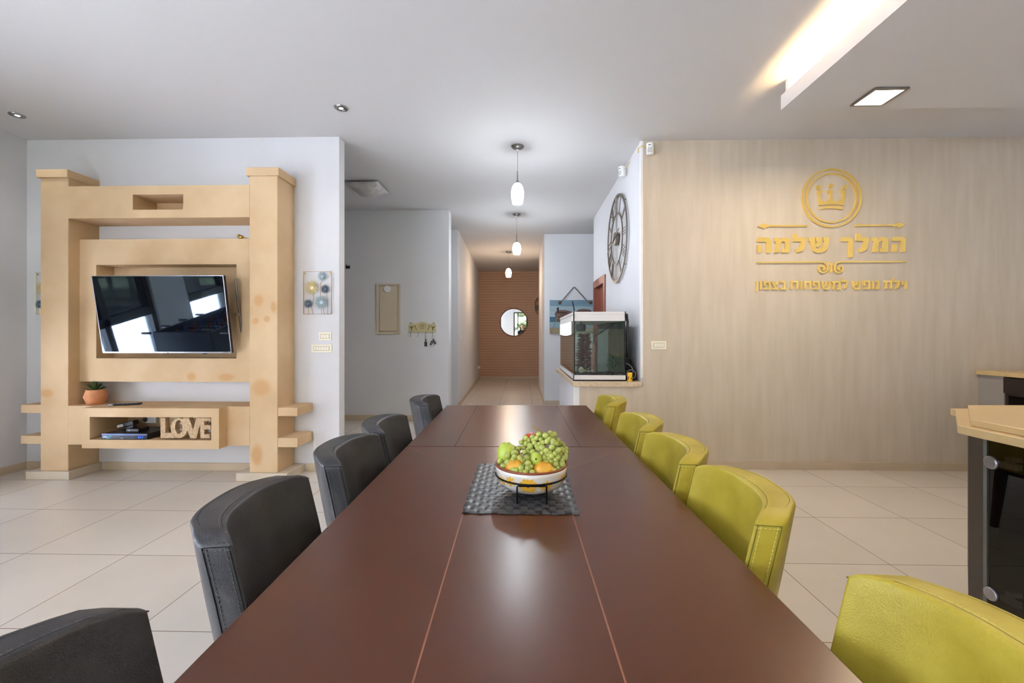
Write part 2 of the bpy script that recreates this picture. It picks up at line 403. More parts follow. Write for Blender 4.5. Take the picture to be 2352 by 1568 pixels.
# left wall with windows; back wall with glazed door and window
lw = B()
x0, x1 = -4.8, -4.595
lw.box(x0, 3.0, 0, x1, 3.84, CZ).box(x0, 1.78, 0, x1, 3.0, .06).box(x0, 1.78, 2.35, x1, 3.0, CZ).box(x0, 1.25, 0, x1, 1.78, CZ)
lw.box(x0, .45, 0, x1, 1.25, .06).box(x0, .45, 2.35, x1, 1.25, CZ).box(x0, .25, 0, x1, .45, CZ).box(x0, -2.55, 2.6, x1, .25, CZ).box(x0, -3.4, 0, x1, -2.55, CZ)
S(lw.build('wall_left', M['white']))
bw = B()
y0, y1 = -3.4, -3.2
bw.box(1.3, y0, 0, 2.2, y1, 2.72).box(-4.6, y0, 0, -3.85, y1, CZ).box(-3.85, y0, 0, -1.35, y1, .3).box(-3.85, y0, 2.55, -1.35, y1, CZ).box(-1.35, y0, 0, -.55, y1, CZ).box(-.55, y0, 2.72, 2.2, y1, CZ).box(2.2, y0, 0, 4.9, y1, CZ)
S(bw.build('wall_back', M['white']))
def window_x(name, ya, yb, za, zb, mull=(), shutter=False, bar=None):
    w = structure(name, (-4.69, ya, za)); f = B(); t = .06
    f.box(-4.72, ya, za, -4.63, ya + t, zb).box(-4.72, yb - t, za, -4.63, yb, zb).box(-4.72, ya + t, za, -4.63, yb - t, za + t).box(-4.72, ya + t, zb - t, -4.63, yb - t, zb)
    for m in mull: f.box(-4.72, m - .04, za + t, -4.63, m + .04, zb - t)
    if bar: f.box(-4.72, ya + t, bar - .05, -4.63, yb - t, bar + .05)
    f.build('window_frame', M['frame_dark'], w)
    B().box(-4.685, ya + t, za + t, -4.679, yb - t, zb - t).build('window_pane', M['glass'], w)
    if shutter: B().box(-4.77, ya, bar, -4.755, yb, zb).build('roller_shutter', M['shutter'], w)
window_x('window_1', 1.78, 3.0, .06, 2.35, (2.42,), True, 1.03)
window_x('window_2', .45, 1.25, .06, 2.35, (), True, 1.03)
window_x('door_3', -2.55, .25, 0, 2.6, (-1.15,))
def window_y(name, xa, xb, za, zb, mull=(), bars=()):
    w = structure(name, (xa, -3.3, za)); f = B(); t = .07
    f.box(xa, -3.33, za, xa + t, -3.24, zb).box(xb - t, -3.33, za, xb, -3.24, zb).box(xa + t, -3.33, za, xb - t, -3.24, za + t).box(xa + t, -3.33, zb - t, xb - t, -3.24, zb)
    for m in mull: f.box(m - .03, -3.33, za + t, m + .03, -3.24, zb - t)
    f.build('window_frame', M['frame_dark'], w)
    B().box(xa + t, -3.29, za + t, xb - t, -3.284, zb - t).build('window_pane', M['glass'], w)
window_y('door_2', -.55, 1.3, 0.0, 2.72, (-.28, .28, .8))
window_y('window_3', -3.85, -1.35, .3, 2.55, (-2.6,))
S(B().box(-2.2, -12, -.16, 12, -3.4, -.11).build('terrace', mat('dark_lawn', (92, 100, 74), .9, var=(4, .2))))  # lawn colour set dark to cut daylight bounced in through the back door
S(B().box(-14, -12, -.16, -2.2, -3.4, -.11).box(-14, -3.4, -.16, -4.8, 6, -.11).build('terrace_side', M['paving']))
# skirting tiles
sk = .07
S(B().box(-3.86, 3.826, 0, -2.03, 3.84, sk).box(-4.595, 3.826, 0, -4.27, 3.84, sk).box(-1.97, 3.826, 0, -1.668, 3.84, sk).box(-1.668, 3.826, 0, -1.655, 3.955, sk).build('baseboard_front', M['skirt'], bevel=.002))
S(B().box(-4.595, 3.0, 0, -4.582, 3.826, sk).build('baseboard_left', M['skirt'], bevel=.002))
S(B().box(-4.595, 6.105, 0, -1.06, 6.12, .085).build('baseboard_hall', M['skirt'], bevel=.002))
S(B().box(.531, 3.976, 0, 4.15, 3.99, .07).build('baseboard_stone', M['skirt'], bevel=.002))
S(B().box(-1.22, 11.985, 0, 2.5, 12.0, .075).build('baseboard_end', M['skirt'], bevel=.002))
S(B().plan([(-1.10, 7.26), (-1.088, 7.26), (-1.21, 11.98), (-1.224, 11.98)], 0, .075).build('baseboard_corridor', M['skirt']))
S(B().box(.40, 7.607, 0, 2.5, 7.62, .075).box(.38, 7.607, 0, .392, 10.1, .075).build('baseboard_right', M['skirt']))

# dropped ceiling panel with a light cove on its left side
S(B().box(1.838, -3.2, 2.836, 4.75, 3.072, 2.85).box(1.838, -3.2, 2.85, 1.87, 3.072, 2.94).box(1.87, 3.04, 2.85, 4.75, 3.072, CZ).build('ceiling_drop', M['ceiling']))
M['cove'] = mat('warm_strip', (255, 220, 160), .5, emit=((255, 206, 130), 16))
o = B().box(1.96, -3.1, 2.86, 2.02, 2.98, 2.872).build('light_strip', M['cove'], org=(1.99, 0, 2.85))
tag(o, 'warm light strip lying in the cove above the dropped ceiling panel', 'light strip')
area('cove_light', (1.99, -.05, 2.885), (PI, 0, 0), .05, 6.0, COVE_W, (1.0, .68, .34))

# ------------------------------------------------------------------ built-in television unit
t = thing('entertainment_unit', 'tan plaster built-in television unit with two capped pillars and open shelves', 'tv unit', (-3.1, 3.6, 0))
YP, YW = 3.57, 3.84
for (a, b, ca, cb, pa, pb, name) in ((-4.151, -3.906, -4.180, -3.900, -4.256, -3.876, 'l'), (-2.322, -2.08, -2.348, -2.064, -2.424, -1.985, 'r')):
    p = B().box(a, YP, .07, b, YW, 2.592).build('pillar', M['tan'], t, bevel=.004)
    B().box(ca, 3.557, 2.592, cb, YW, 2.662).build('cap', M['tan'], p, bevel=.004)
    B().box(pa, 3.547, 0, pb, YW, .07).build('plinth', M['plinth'], t, bevel=.003)
def frame_box(b, x0, x1, z0, z1, X0, X1, Z0, Z1, ya, yb, yback=None):
    """slab with a rectangular hole X0..X1 x Z0..Z1; closed at the back from yback"""
    b.box(x0, ya, z0, x1, yb, Z0).box(x0, ya, Z1, x1, yb, z1).box(x0, ya, Z0, X0, yb, Z1).box(X1, ya, Z0, x1, yb, Z1)
    if yback: b.box(X0, yback, Z0, X1, yb, Z1)
    return b
frame_box(B(), -3.906, -2.322, 2.242, 2.518, -3.338, -2.897, 2.312, 2.442, YP, YW, 3.81).build('top_beam', M['tan'], t)
frame_box(B(), -3.906, -2.322, .829, 2.082, -3.756, -2.50, 1.034, 1.858, 3.665, YW, 3.829).build('recessed_panel', M['tan'], t)
B().box(-3.906, YP, .297, -2.322, YW, .63).build('shelf_beam', M['tan'], t)
frame_box(B(), -3.686, -2.518, .292, .629, -3.619, -2.584, .363, .554, 3.476, 3.5705).build('niche_front', M['tan'], t)
# open the shelf beam behind the niche: rebuild it as a framed slab
bpy.data.objects.remove([c for c in t.children if c.name.startswith('shelf_beam')][0])
frame_box(B(), -3.906, -2.322, .297, .63, -3.619, -2.584, .363, .554, YP, YW, 3.818).build('shelf_beam', M['tan'], t)
for (xa, xb, za, zb) in ((-4.33, -4.151, .566, .637), (-4.333, -4.151, .299, .370), (-2.08, -1.911, .549, .621), (-2.08, -1.911, .284, .364)):
    B().box(xa, YP + .004, za, xb, YW, zb).build('side_shelf', M['tan'], t, bevel=.003)

# gilded bird, pot plant, remote
b = B()
bp = at(552, 545, Y=3.70)
bird = thing('bird_figurine', 'small gold bird figurine on the panel top under the upper beam', 'figurine', (bp.x, 3.70, 2.082))
z0 = 2.082
B().ell((bp.x + .005, 3.70, z0 + .022), (.024, .016, .017)).ell((bp.x - .014, 3.70, z0 + .036), (.013, .012, .012)).tube([(bp.x + .018, 3.70, z0 + .02), (bp.x + .04, 3.70, z0 + .010), (bp.x + .062, 3.70, z0 + .015)], [.012, .006, .002]).tube([(bp.x, 3.70, z0 + .012), (bp.x, 3.70, z0)], .010).build('bird_body', M['brass'], bird, smooth=True)
B().tube([(bp.x - .024, 3.70, z0 + .036), (bp.x - .036, 3.70, z0 + .033)], [.004, .0006]).build('beak', M['brass'], bird)

px, py, pz = -3.775, 3.68, .63
pl = thing('potted_plant', 'small spiky green plant in a terracotta pot on the low shelf', 'plant', (px, py, pz))
B().lathe([(.056, 0), (.060, .004), (.081, .062), (.082, .068), (.064, .128), (.060, .128), (.056, .112), (.0, .112)], (px, py, pz), 28).build('pot', M['terracotta'], pl, smooth='auto')
B().lathe([(0, .114), (.056, .113)], (px, py, pz), 20).build('soil', M['soil'], pl)
b = B()
for k in range(44):
    a = random.uniform(0, 2 * PI); e = random.uniform(.25, 1.5); L = random.uniform(.06, .10)
    d = Vector((math.cos(a) * math.cos(e), math.sin(a) * math.cos(e), math.sin(e)))
    p0 = Vector((px, py, pz + .115)) + d * .012; side = d.cross(Vector((0, 0, 1))).normalized() * .006
    p1 = p0 + d * L * .5 + Vector((0, 0, .004)); p2 = p0 + d * L
    b.add([p0 - side * .7, p0 + side * .7, p1 + side, p1 - side, p2, p1 + Vector((0, 0, .004))], [(0, 1, 2, 3), (3, 2, 4), (0, 3, 5), (1, 5, 2), (3, 4, 5), (2, 5, 4)])
b.build('leaf_rosette', M['leaf'], pl)

rc = thing('remote_control', 'dark remote control lying on the low shelf beside the terracotta pot', 'remote control', (-3.45, 3.60, .63))
R = Matrix.Rotation(rad(22), 3, 'Z'); c0 = Vector((-3.44, 3.62, .63))
B(xf=lambda p: c0 + R @ p).box(-.085, -.022, .002, .105, .022, .018).build('body', M['black'], rc, bevel=.005)
B(xf=lambda p: c0 + R @ p).box(-.118, -.021, .002, -.085, .021, .017).build('end_cap', M['silver'], rc, bevel=.004)
for i in range(5):
    for j in range(3):
        B(xf=lambda p: c0 + R @ p).box(-.06 + i * .03, -.016 + j * .012, .0181, -.048 + i * .03, -.008 + j * .012, .0205).build('button', M['silver'], rc)

# recorder, boxes and cables in the niche
NZ = .363
dv = thing('video_recorder', 'slim black recorder with blue display in the niche beside wooden letters', 'recorder', (-3.28, 3.6, NZ))
B().box(-3.525, 3.49, NZ + .006, -3.135, 3.76, NZ + .050).build('case', M['black'], dv, bevel=.003)
B().box(-3.525, 3.484, NZ + .036, -3.135, 3.4895, NZ + .050).build('front_strip', mat('blue_grey_metal', (84, 94, 126), .35, .5), dv)
B().box(-3.525, 3.485, NZ + .006, -3.135, 3.4895, NZ + .042).build('front_panel', mat('navy_gloss', (26, 32, 50), .2), dv)
B().box(-3.514, 3.4835, NZ + .020, -3.478, 3.4848, NZ + .026).build('logo', M['silver'], dv)
for k in range(3):
    xx = -3.485 + k * .009
    B().prism([(xx, 3.4846, NZ + .008), (xx + .004, 3.4846, NZ + .008), (xx + .028, 3.4846, NZ + .035), (xx + .024, 3.4846, NZ + .035)], (0, -.001, 0)).build('stripe', M['cyan'], dv)
B().box(-3.365, 3.4835, NZ + .010, -3.338, 3.4848, NZ + .016).build('button', M['chrome'], dv)
def seg_digit(b, x, z, ch, h=.016, w=.008):
    on = {'0': 'abcdef', '5': 'acdfg', '1': 'bc', '6': 'acdefg', '7': 'abc'}[ch]; q = .0022; y = 3.4846
    R_ = {'a': (x, z + h - q, x + w, z + h), 'd': (x, z, x + w, z + q), 'g': (x, z + h / 2 - q / 2, x + w, z + h / 2 + q / 2), 'f': (x, z + h / 2, x + q, z + h), 'e': (x, z, x + q, z + h / 2), 'b': (x + w - q, z + h / 2, x + w, z + h), 'c': (x + w - q, z, x + w, z + h / 2)}
    for s_ in on: r_ = R_[s_]; b.box(r_[0], y - .001, r_[1], r_[2], y, r_[3])
b = B()
for k, ch in enumerate('057'): seg_digit(b, -3.212 + k * .013 + (.005 if k > 1 else 0), NZ + .013, ch)
b.build('display', M['blue_led'], dv)
for x_ in (-3.49, -3.17):
    for y_ in (3.52, 3.72): B().lathe([(.012, 0), (.012, .006)], (x_, y_, NZ), 10).build('foot', M['black'], dv)
o = thing('media_player', 'small black box lying on the recorder', 'media box', (-3.33, 3.58, NZ + .05))
B().box(-3.375, 3.545, NZ + .05, -3.265, 3.65, NZ + .078).build('case', M['black'], o, bevel=.004)
B().box(-3.352, 3.5435, NZ + .060, -3.340, 3.5448, NZ + .067).build('light', M['white_plastic'], o)
o = thing('power_adapter', 'black power adapter with a white label leaning behind the media box', 'adapter', (-3.47, 3.68, NZ + .05))
Rr = Matrix.Rotation(rad(-14), 3, 'Y'); c1 = Vector((-3.47, 3.68, NZ + .052))
B(xf=lambda p: c1 + Rr @ p).box(-.08, -.03, .02, .07, .03, .06).build('body', M['black'], o, bevel=.006)
B(xf=lambda p: c1 + Rr @ p).box(-.075, -.0312, .028, -.02, -.0301, .052).build('sticker', M['white_plastic'], o)
B().box(-3.50, 3.66, NZ + .05, -3.42, 3.70, NZ + .09).build('stand_foot', M['black'], o, bevel=.004)
o = thing('wall_socket', 'grey double wall socket at the back of the niche', 'socket', (-3.40, 3.818, NZ + .07))
B().box(-3.46, 3.79, NZ + .075, -3.33, 3.8175, NZ + .145).build('plate', M['white_plastic'], o, bevel=.004)
B().lathe([(.022, 0), (.022, .006), (.0, .006)], (-3.425, 3.79, NZ + .11), 20, Matrix.Rotation(PI / 2, 3, 'X')).build('outlet', M['silver'], o)
B().box(-3.452, 3.788, NZ + .13, -3.444, 3.7899, NZ + .137).build('light', M['red_led'], o)
o = thing('power_strip', 'pale power strip lying behind the recorder with plugs and cables', 'power strip', (-2.9, 3.75, NZ))
B().box(-3.12, 3.765, NZ, -2.72, 3.81, NZ + .035).build('body', M['white_plastic'], o, bevel=.004)
for x_ in (-3.0, -2.9, -2.8): B().box(x_ - .018, 3.772, NZ + .035, x_ + .018, 3.80, NZ + .085).build('plug', M['black'], o, bevel=.004)
for k, (mm, pts) in enumerate((('white_plastic', [(-3.10, 3.70, NZ + .09), (-2.95, 3.67, NZ + .10), (-2.8, 3.7, NZ + .095), (-2.72, 3.74, NZ + .05)]), ('black', [(-2.99, 3.78, NZ + .09), (-2.93, 3.68, NZ + .07), (-2.85, 3.62, NZ + .03), (-2.7, 3.64, NZ + .006)]), ('white_plastic', [(-2.88, 3.66, NZ + .006), (-2.8, 3.60, NZ + .006), (-2.72, 3.61, NZ + .006), (-2.62, 3.66, NZ + .05)]), ('black', [(-2.9, 3.78, NZ + .09), (-2.96, 3.66, NZ + .05), (-2.99, 3.60, NZ + .02), (-2.94, 3.57, NZ + .005)]))):
    B().tube(pts, .005).build('cable', M[mm], o, smooth=True)
o = thing('computer_mouse', 'small black mouse shaped gadget at the left end of the recorder', 'gadget', (-3.555, 3.53, NZ))
B().ell((-3.556, 3.54, NZ + .0168), (.024, .034, .0165)).build('body', M['black'], o, smooth=True)

# LOVE letters
def LP(pts, Y=3.488, vec=(0, .045, 0), u0=360, v0=950, s=18.09):
    return [at(u0 + x / s, v0 + y / s, Y=Y) for x, y in pts]
lv = thing('love_letters', 'carved wooden LOVE letters joined in a row inside the niche', 'decorative sign', (-2.82, 3.51, .366))
V45 = (0, .045, 0)
dz = Vector((0, 0, .002))
B().prism(LP([(150, 175), (350, 175), (350, 800), (600, 800), (760, 1008), (160, 1008)]), V45).build('letter', M['weave'], lv)
oc = [(920 + 350 * math.cos(2 * PI * k / 36), 592 + 418 * math.sin(2 * PI * k / 36)) for k in range(36)]
ic = [(915 + 155 * math.cos(2 * PI * k / 36), 550 + 285 * math.sin(2 * PI * k / 36)) for k in range(36)]
B().ringplate(LP(oc, 3.4875), LP(ic, 3.4875), V45).build('letter', M['weave'], lv)
B().prism(LP([(1080, 175), (1340, 175), (1510, 690), (1640, 175), (1870, 175), (1640, 1012), (1390, 1012)], 3.487), V45).build('letter', M['weave'], lv)
B().prism(LP([(1800, 175), (2225, 175), (2225, 310), (1975, 310), (1975, 475), (2225, 475), (2225, 650), (1975, 650), (1975, 850), (2205, 850), (2205, 1014), (1810, 1014)], 3.4865), V45).build('letter', M['weave'], lv)

# ------------------------------------------------------------------ television
ta = math.atan2(.1, .645)
tv = thing('television', 'flat black television tilted forward in the plaster panel', 'television', (-3.02, 3.6, 1.09))
Rt = Matrix.Rotation(ta, 3, 'X'); c2 = Vector((-3.020, 3.55, 1.086))
X = lambda p: c2 + Rt @ p           # local: x across, y back, z up the screen
hw, hh = .558, .653
B(xf=X).box(-hw, 0, .0, hw, .028, hh).build('housing', M['black'], tv, bevel=.004)
bz = B(xf=X); w_ = .009
bz.box(-hw, -.004, 0, hw, .012, w_ * 1.3).box(-hw, -.004, hh - w_ * .6, hw, .012, hh).box(-hw, -.004, w_ * 1.3, -hw + w_ * .6, .012, hh - w_ * .6).box(hw - w_ * .6, -.004, w_ * 1.3, hw, .012, hh - w_ * .6)
bz.build('bezel', M['silver'], tv, bevel=.0015)
B(xf=X).box(-hw + .004, -.002, .008, hw - .004, .001, hh - .004).build('screen', M['screen'], tv)
B(xf=X).box(-.02, -.0055, .001, .02, -.003, .009).build('logo', M['chrome'], tv)
B(xf=X).prism([(.30, .002, 0), (.345, .002, 0), (.335, .002, -.010), (.31, .002, -.010)], (0, .012, 0)).build('sensor', M['black'], tv)
B(xf=X).box(-.3, .028, .12, .3, .07, .5).build('rear_hump', M['black'], tv, bevel=.01)
mt = B().box(-3.3, 3.815, 1.2, -2.74, 3.829, 1.72)
mt.build('mount_plate', M['black_metal'], tv)
B().box(-3.06, 3.60, 1.38, -2.98, 3.82, 1.44).build('mount_arm', M['black_metal'], tv)
B().tube([(-2.46, 3.70, 1.10), (-2.462, 3.60, 1.70), (-2.462, 3.60, 1.725)], .009).build('mount_rail', M['steel'], tv, smooth=True)
B().box(-2.468, 3.60, 1.40, -2.456, 3.829, 1.43).build('mount_bracket', M['steel'], tv)

# ------------------------------------------------------------------ wall decoration and switches
def fan(b, cx, cz, r, n, Y, dep=.006, seed=0):
    rnd = random.Random(seed)
    for k in range(n):
        a = 2 * PI * k / n + rnd.uniform(-.03, .03); L = r * rnd.uniform(.9, 1.0); w = r * .062
        d = Vector((math.cos(a), 0, math.sin(a))); sd = Vector((-math.sin(a), 0, math.cos(a)))
        c = Vector((cx, Y, cz)); yo = Vector((0, -dep, 0)); p1 = c + d * L * .62 + yo * .4; tip = c + d * L + yo * 1.5
        b.add([c, p1 + sd * w, tip, p1 - sd * w, p1 + yo * .8], [(0, 1, 4), (1, 2, 4), (2, 3, 4), (3, 0, 4), (0, 3, 2, 1)])
    b.lathe([(r * .26, 0), (r * .2, .003), (0, .005)], (cx, Y, cz), 20, Matrix.Rotation(PI / 2, 3, 'X'))
def A_(x, y): return at(680 + x / 7.13, 600 + y / 7.13, Y=3.82)
pa = thing('metal_wall_art', 'gold framed wall art of metal fan palm leaves right of the tv unit', 'wall art', (-1.86, 3.83, 1.43), 'framed metal palm leaf wall art')
x_0, x_1, z_0, z_1 = -1.987, -1.731, 1.431, 1.815
B().tube([(x_0, 3.822, z_0), (x_1, 3.822, z_0), (x_1, 3.822, z_1), (x_0, 3.822, z_1)], .0035, 6, closed=True).build('frame', M['brass'], pa)
for cx_, cy_, r_, mm, n_ in ((430, 245, 88, 'palegreen', 24), (255, 430, 135, 'goldleaf', 28), (475, 455, 84, 'slateblue', 26), (205, 695, 84, 'slateblue', 26), (415, 670, 130, 'palegreen', 30)):
    p = A_(cx_, cy_); b = B(); fan(b, p.x, p.z, r_ * 1.02 / 7.13 * 3.82 / 978 * 1.02, n_, 3.818, seed=int(cx_)); b.build('palm_leaf', M[mm], pa)
b = B()
for pts in ([(430, 300), (395, 380), (400, 550), (440, 700), (460, 870)], [(275, 500), (290, 600), (255, 760), (285, 868)], [(205, 740), (205, 870)], [(415, 740), (420, 868)], [(500, 500), (520, 700), (515, 868)]):
    b.tube([A_(*q) for q in pts], .002, 6)
b.build('stems', M['brass'], pa)
for q in ((132, 195), (550, 185)):
    p = A_(*q); B().lathe([(.006, 0), (.006, .008), (0, .009)], (p.x, 3.838, p.z), 10, Matrix.Rotation(PI / 2, 3, 'X')).build('hanger', M['brass'], pa)
pb = copy_tree(pa); pb.location.x += -4.491 + 1.987; pb['label'] = 'gold framed metal palm wall art mostly hidden behind the left pillar'

def switch(name, label, x0, x1, z0, z1, Y, n, inset=.16):
    o = thing(name, label, 'switch', ((x0 + x1) / 2, Y, z0))
    B().box(x0, Y - .009, z0, x1, Y, z1).build('cover_plate', M['cream_plastic'], o, bevel=.003)
    w = x1 - x0; h = z1 - z0; a = x0 + w * inset; bb = x1 - w * inset; k = (bb - a) / n
    B().box(a - .003, Y - .0098, z0 + h * .22, bb + .003, Y - .0089, z1 - h * .22).build('key_bay', mat('bay_grey', (150, 142, 122), .6), o)
    for i in range(n): B().box(a + i * k + .001, Y - .013, z0 + h * .26, a + (i + 1) * k - .001, Y - .0095, z1 - h * .26).build('switch_key', M['ivory'], o, bevel=.001)
switch('light_switch', 'cream three key switch plate, upper of two on the wall by the hall', -1.853, -1.738, 1.192, 1.264, 3.84, 3)
switch('light_switch', 'wide cream six key switch plate, lower of two on the wall by the hall', -1.921, -1.734, 1.081, 1.153, 3.84, 6, .12)
switch('light_switch', 'cream four key switch plate on the beige stone wall', 1.198, 1.336, 1.106, 1.183, 3.99, 4)

# ------------------------------------------------------------------ entrance hall
fb = thing('fuse_box', 'cream fuse box cover on the hall wall', 'fuse box', (-1.94, 6.1, 1.255))
M['beige_metal'] = mat('beige_metal', (205, 192, 170), .5)
frame_box(B(), -2.107, -1.768, 1.255, 1.984, -2.068, -1.79, 1.29, 1.955, 6.095, 6.12).build('frame', M['beige_metal'], fb, bevel=.003)
B().box(-2.062, 6.1, 1.296, -1.796, 6.12, 1.949).build('door', M['beige_metal'], fb, bevel=.003)
o = thing('round_sensor', 'white round sensor stuck on the fuse box cover', 'sensor', (-1.945, 6.1, 1.87))
B().lathe([(.05, 0), (.05, .015), (.044, .022), (0, .023)], (-1.945, 6.0995, 1.905), 24, Matrix.Rotation(PI / 2, 3, 'X')).build('body', M['white_plastic'], o, smooth='auto')
o = B().tube([(-2.53, 6.115, 2.235), (-2.53, 6.07, 2.235), (-2.53, 6.06, 2.25)], .008).box(-2.56, 6.112, 2.205, -2.50, 6.12, 2.245).build('wall_hook', M['black'], org=(-2.53, 6.12, 2.2))
tag(o, 'tiny black hook on the hall wall next to the wall end', 'hook')
KY = 6.1
def K_(x, y, Y=KY): return at(900 + x / 17.42, 720 + y / 17.42, Y=Y)
kr = thing('key_rack', 'cream painted key rack with a crown and four hooks', 'key rack', (-1.44, 6.12, 1.28))
prof = [(668, 742), (668, 440), (700, 400), (765, 385), (840, 410), (920, 425), (1000, 405), (1100, 345), (1215, 325), (1300, 340), (1400, 395), (1500, 425), (1590, 405), (1670, 395), (1720, 415), (1752, 450), (1750, 742)]
B().prism([K_(*q) for q in prof], (0, .018, 0)).build('board', mat('cream_wood', (196, 186, 142), .6), kr)
cr = B()
for pts in ([(1130, 605), (1290, 605)], [(1130, 590), (1085, 500), (1110, 440), (1160, 440), (1180, 590)], [(1180, 590), (1160, 500), (1215, 430), (1270, 500), (1250, 590)], [(1250, 590), (1275, 440), (1320, 440), (1350, 500), (1300, 590)], [(1217, 430), (1217, 375)], [(1217, 440), (1217, 590)]):
    cr.prism([K_(a, c, KY - .0005) for a, c in stroke(pts, 12)], (0, -.0015, 0))
cr.build('crown_motif', mat('brown_paint', (110, 86, 56), .7), kr)
for sgn in (0, 1):
    mx_ = lambda x: 2430 - x if sgn else x
    lf = B()
    for (cx_, cy_, a_) in ((750, 540, 40), (815, 540, -60), (790, 620, 80)):
        lf.ell(K_(mx_(cx_), cy_, KY - .001), (.018, .0015, .009), 10, 6, Matrix.Rotation(rad(a_ if not sgn else -a_), 3, 'Y'))
    lf.build('leaf_motif', mat('olive_paint', (96, 98, 46), .7), kr)
    fl = B()
    for (cx_, cy_) in ((905, 510), (930, 490), (945, 545), (965, 590), (985, 630)): fl.ell(K_(mx_(cx_), cy_, KY - .001), (.008, .0015, .008), 8, 5)
    fl.build('flower_motif', mat('rose_paint', (150, 104, 80), .7), kr)
for x_ in (765, 1055, 1358, 1640):
    p = K_(x_, 742)
    B().tube([p + Vector((0, .0, .012)), p + Vector((0, -.006, -.04)), p + Vector((-.003, -.012, -.06)), p + Vector((-.004, -.022, -.066)), p + Vector((-.004, -.028, -.056))], .003, 6).build('hook', M['steel'], kr, smooth=True)
for x_ in (765, 1670):
    p = K_(x_, 372); B().lathe([(.006, 0), (.006, .02)], (p.x, KY + .01, p.z), 8, Matrix.Rotation(PI / 2, 3, 'X')).build('nail', M['black'], kr)
p = K_(1356, 965, KY - .018)
k1 = thing('key_ring', 'single black car key hanging from third hook of the rack', 'keys', (p.x, KY - .02, 1.08))
B().tube(circle(p, .017, 16, (1, 0, 0), (0, 0, 1)), .0018, 6, closed=True).build('ring', M['steel'], k1)
B().box(p.x - .008, p.y - .004, p.z - .06, p.x + .008, p.y + .004, p.z - .016).build('strap', M['black'], k1, bevel=.002)
B().box(p.x - .019, p.y - .007, p.z - .125, p.x + .019, p.y + .007, p.z - .058).build('fob', M['black'], k1, bevel=.005)
p = K_(1640, 985, KY - .018)
k2 = thing('key_ring', 'bunch of black keys and fobs hanging from the last hook of the rack', 'keys', (p.x, KY - .02, 1.08))
B().tube(circle(p, .014, 16, (1, 0, 0), (0, 0, 1)), .0018, 6, closed=True).build('ring', M['steel'], k2)
B().tube([p + Vector((0, 0, -.01)), p + Vector((.012, 0, -.03)), p + Vector((.004, 0, -.05))], .009).build('strap', M['black'], k2)
for dx, ln, an in ((-.028, .062, 22), (.036, .05, -30)):
    q = p + Vector((dx * .4, 0, -.04)); RR = Matrix.Rotation(rad(an), 3, 'Y')
    B(xf=lambda v, q=q, RR=RR: q + RR @ v).box(-.013, -.006, -ln, .013, .006, 0).build('fob', M['black'], k2, bevel=.005)
for an in (8, -6):
    q = p + Vector((0, -.006, -.05)); RR = Matrix.Rotation(rad(an), 3, 'Y')
    B(xf=lambda v, q=q, RR=RR: q + RR @ v).box(-.011, -.0015, -.03, .011, .0015, -.01).box(-.004, -.0015, -.075, .004, .0015, -.03).build('key', M['steel'], k2)
# square glass ceiling lamp
cl = thing('ceiling_lamp', 'square frosted glass lamp on the hall ceiling', 'ceiling lamp', (-1.87, 5.1, CZ))
n = 12; vs = []; fs = []
for i in range(n + 1):
    for j in range(n + 1):
        a, c = -1 + 2 * i / n, -1 + 2 * j / n; vs.append((-1.87 + a * .20, 5.1 + c * .20, CZ - .025 - .075 * (1 - a * a) * (1 - c * c) ** .5 - .03 * (1 - max(abs(a), abs(c)) ** 3)))
fs = [(i * (n + 1) + j, (i + 1) * (n + 1) + j, (i + 1) * (n + 1) + j + 1, i * (n + 1) + j + 1) for i in range(n) for j in range(n)]
o = B().add(vs, fs).build('glass_shade', mat('frosted_pattern_glass', (186, 184, 180), .3, var=(14, .18)), cl, smooth=True)
md = o.modifiers.new('s', 'SOLIDIFY'); md.thickness = .004
B().box(-1.96, 5.01, CZ - .025, -1.78, 5.19, CZ).build('mounting_plate', M['white_plastic'], cl)
for a, c in ((-1, -1), (1, -1), (1, 1), (-1, 1)):
    B().lathe([(.006, -.012), (.006, .004)], (-1.87 + a * .15, 5.1 + c * .15, CZ - .052), 8).build('clip', M['steel'], cl)

# ------------------------------------------------------------------ corridor
def pendant(x, y, label, zb0, zb1, r, col, power, warm):
    o = thing('pendant_lamp', label, 'pendant lamp', (x, y, CZ), 'glass pendants along the passage')
    B().lathe([(.0, -.03), (.03, -.028), (.055, -.012), (.062, -.004), (.062, 0)], (x, y, CZ), 28).build('canopy', M['steel'], o, smooth='auto')
    B().tube([(x, y, CZ - .028), (x, y, zb1 + .10)], .0022, 6).build('cord', M['steel'], o)
    B().lathe([(.0, .12), (.005, .115), (.006, .03), (.018, .012), (.022, -.004), (.0, -.006)], (x, y, zb1), 16).build('lamp_holder', M['steel'], o, smooth='auto')
    hgt = zb1 - zb0
    prof = [(.022, hgt), (r * .62, hgt * .93), (r * .88, hgt * .76), (r, hgt * .52), (r * .98, hgt * .34), (r * .86, hgt * .12), (r * .78, 0)]
    m = mat('lit_glass_' + ('warm' if warm else 'cool'), (250, 250, 250), .2, emit=(col, power))
    sh = B().lathe(prof + [(q[0] - .003, q[1]) for q in prof[::-1]], (x, y, zb0), 28)
    sh.f = [f for f in sh.f if len(f) == 4]
    sh.build('glass_shade', m, o, smooth=True)
    B().ell((x, y, zb0 + hgt * .55), (.02, .02, .03)).build('bulb', mat('bulb', (255, 255, 255), .3, emit=(col, power * 1.5)), o, smooth=True)
    return o
pendant(-.046, 4.08, 'nearest and largest of the lit white glass pendants over the passage', 2.497, 2.692, .062, (226, 240, 255), 9, False)
pendant(-.083, 6.36, 'middle lit white glass pendant, between the near lamp and the corridor lamp', 2.446, 2.622, .065, (226, 240, 255), 9, False)
pendant(-.298, 9.2, 'farthest glass pendant with a warm glow in front of the slatted wall', 2.497, 2.682, .066, (255, 222, 180), 9, True)
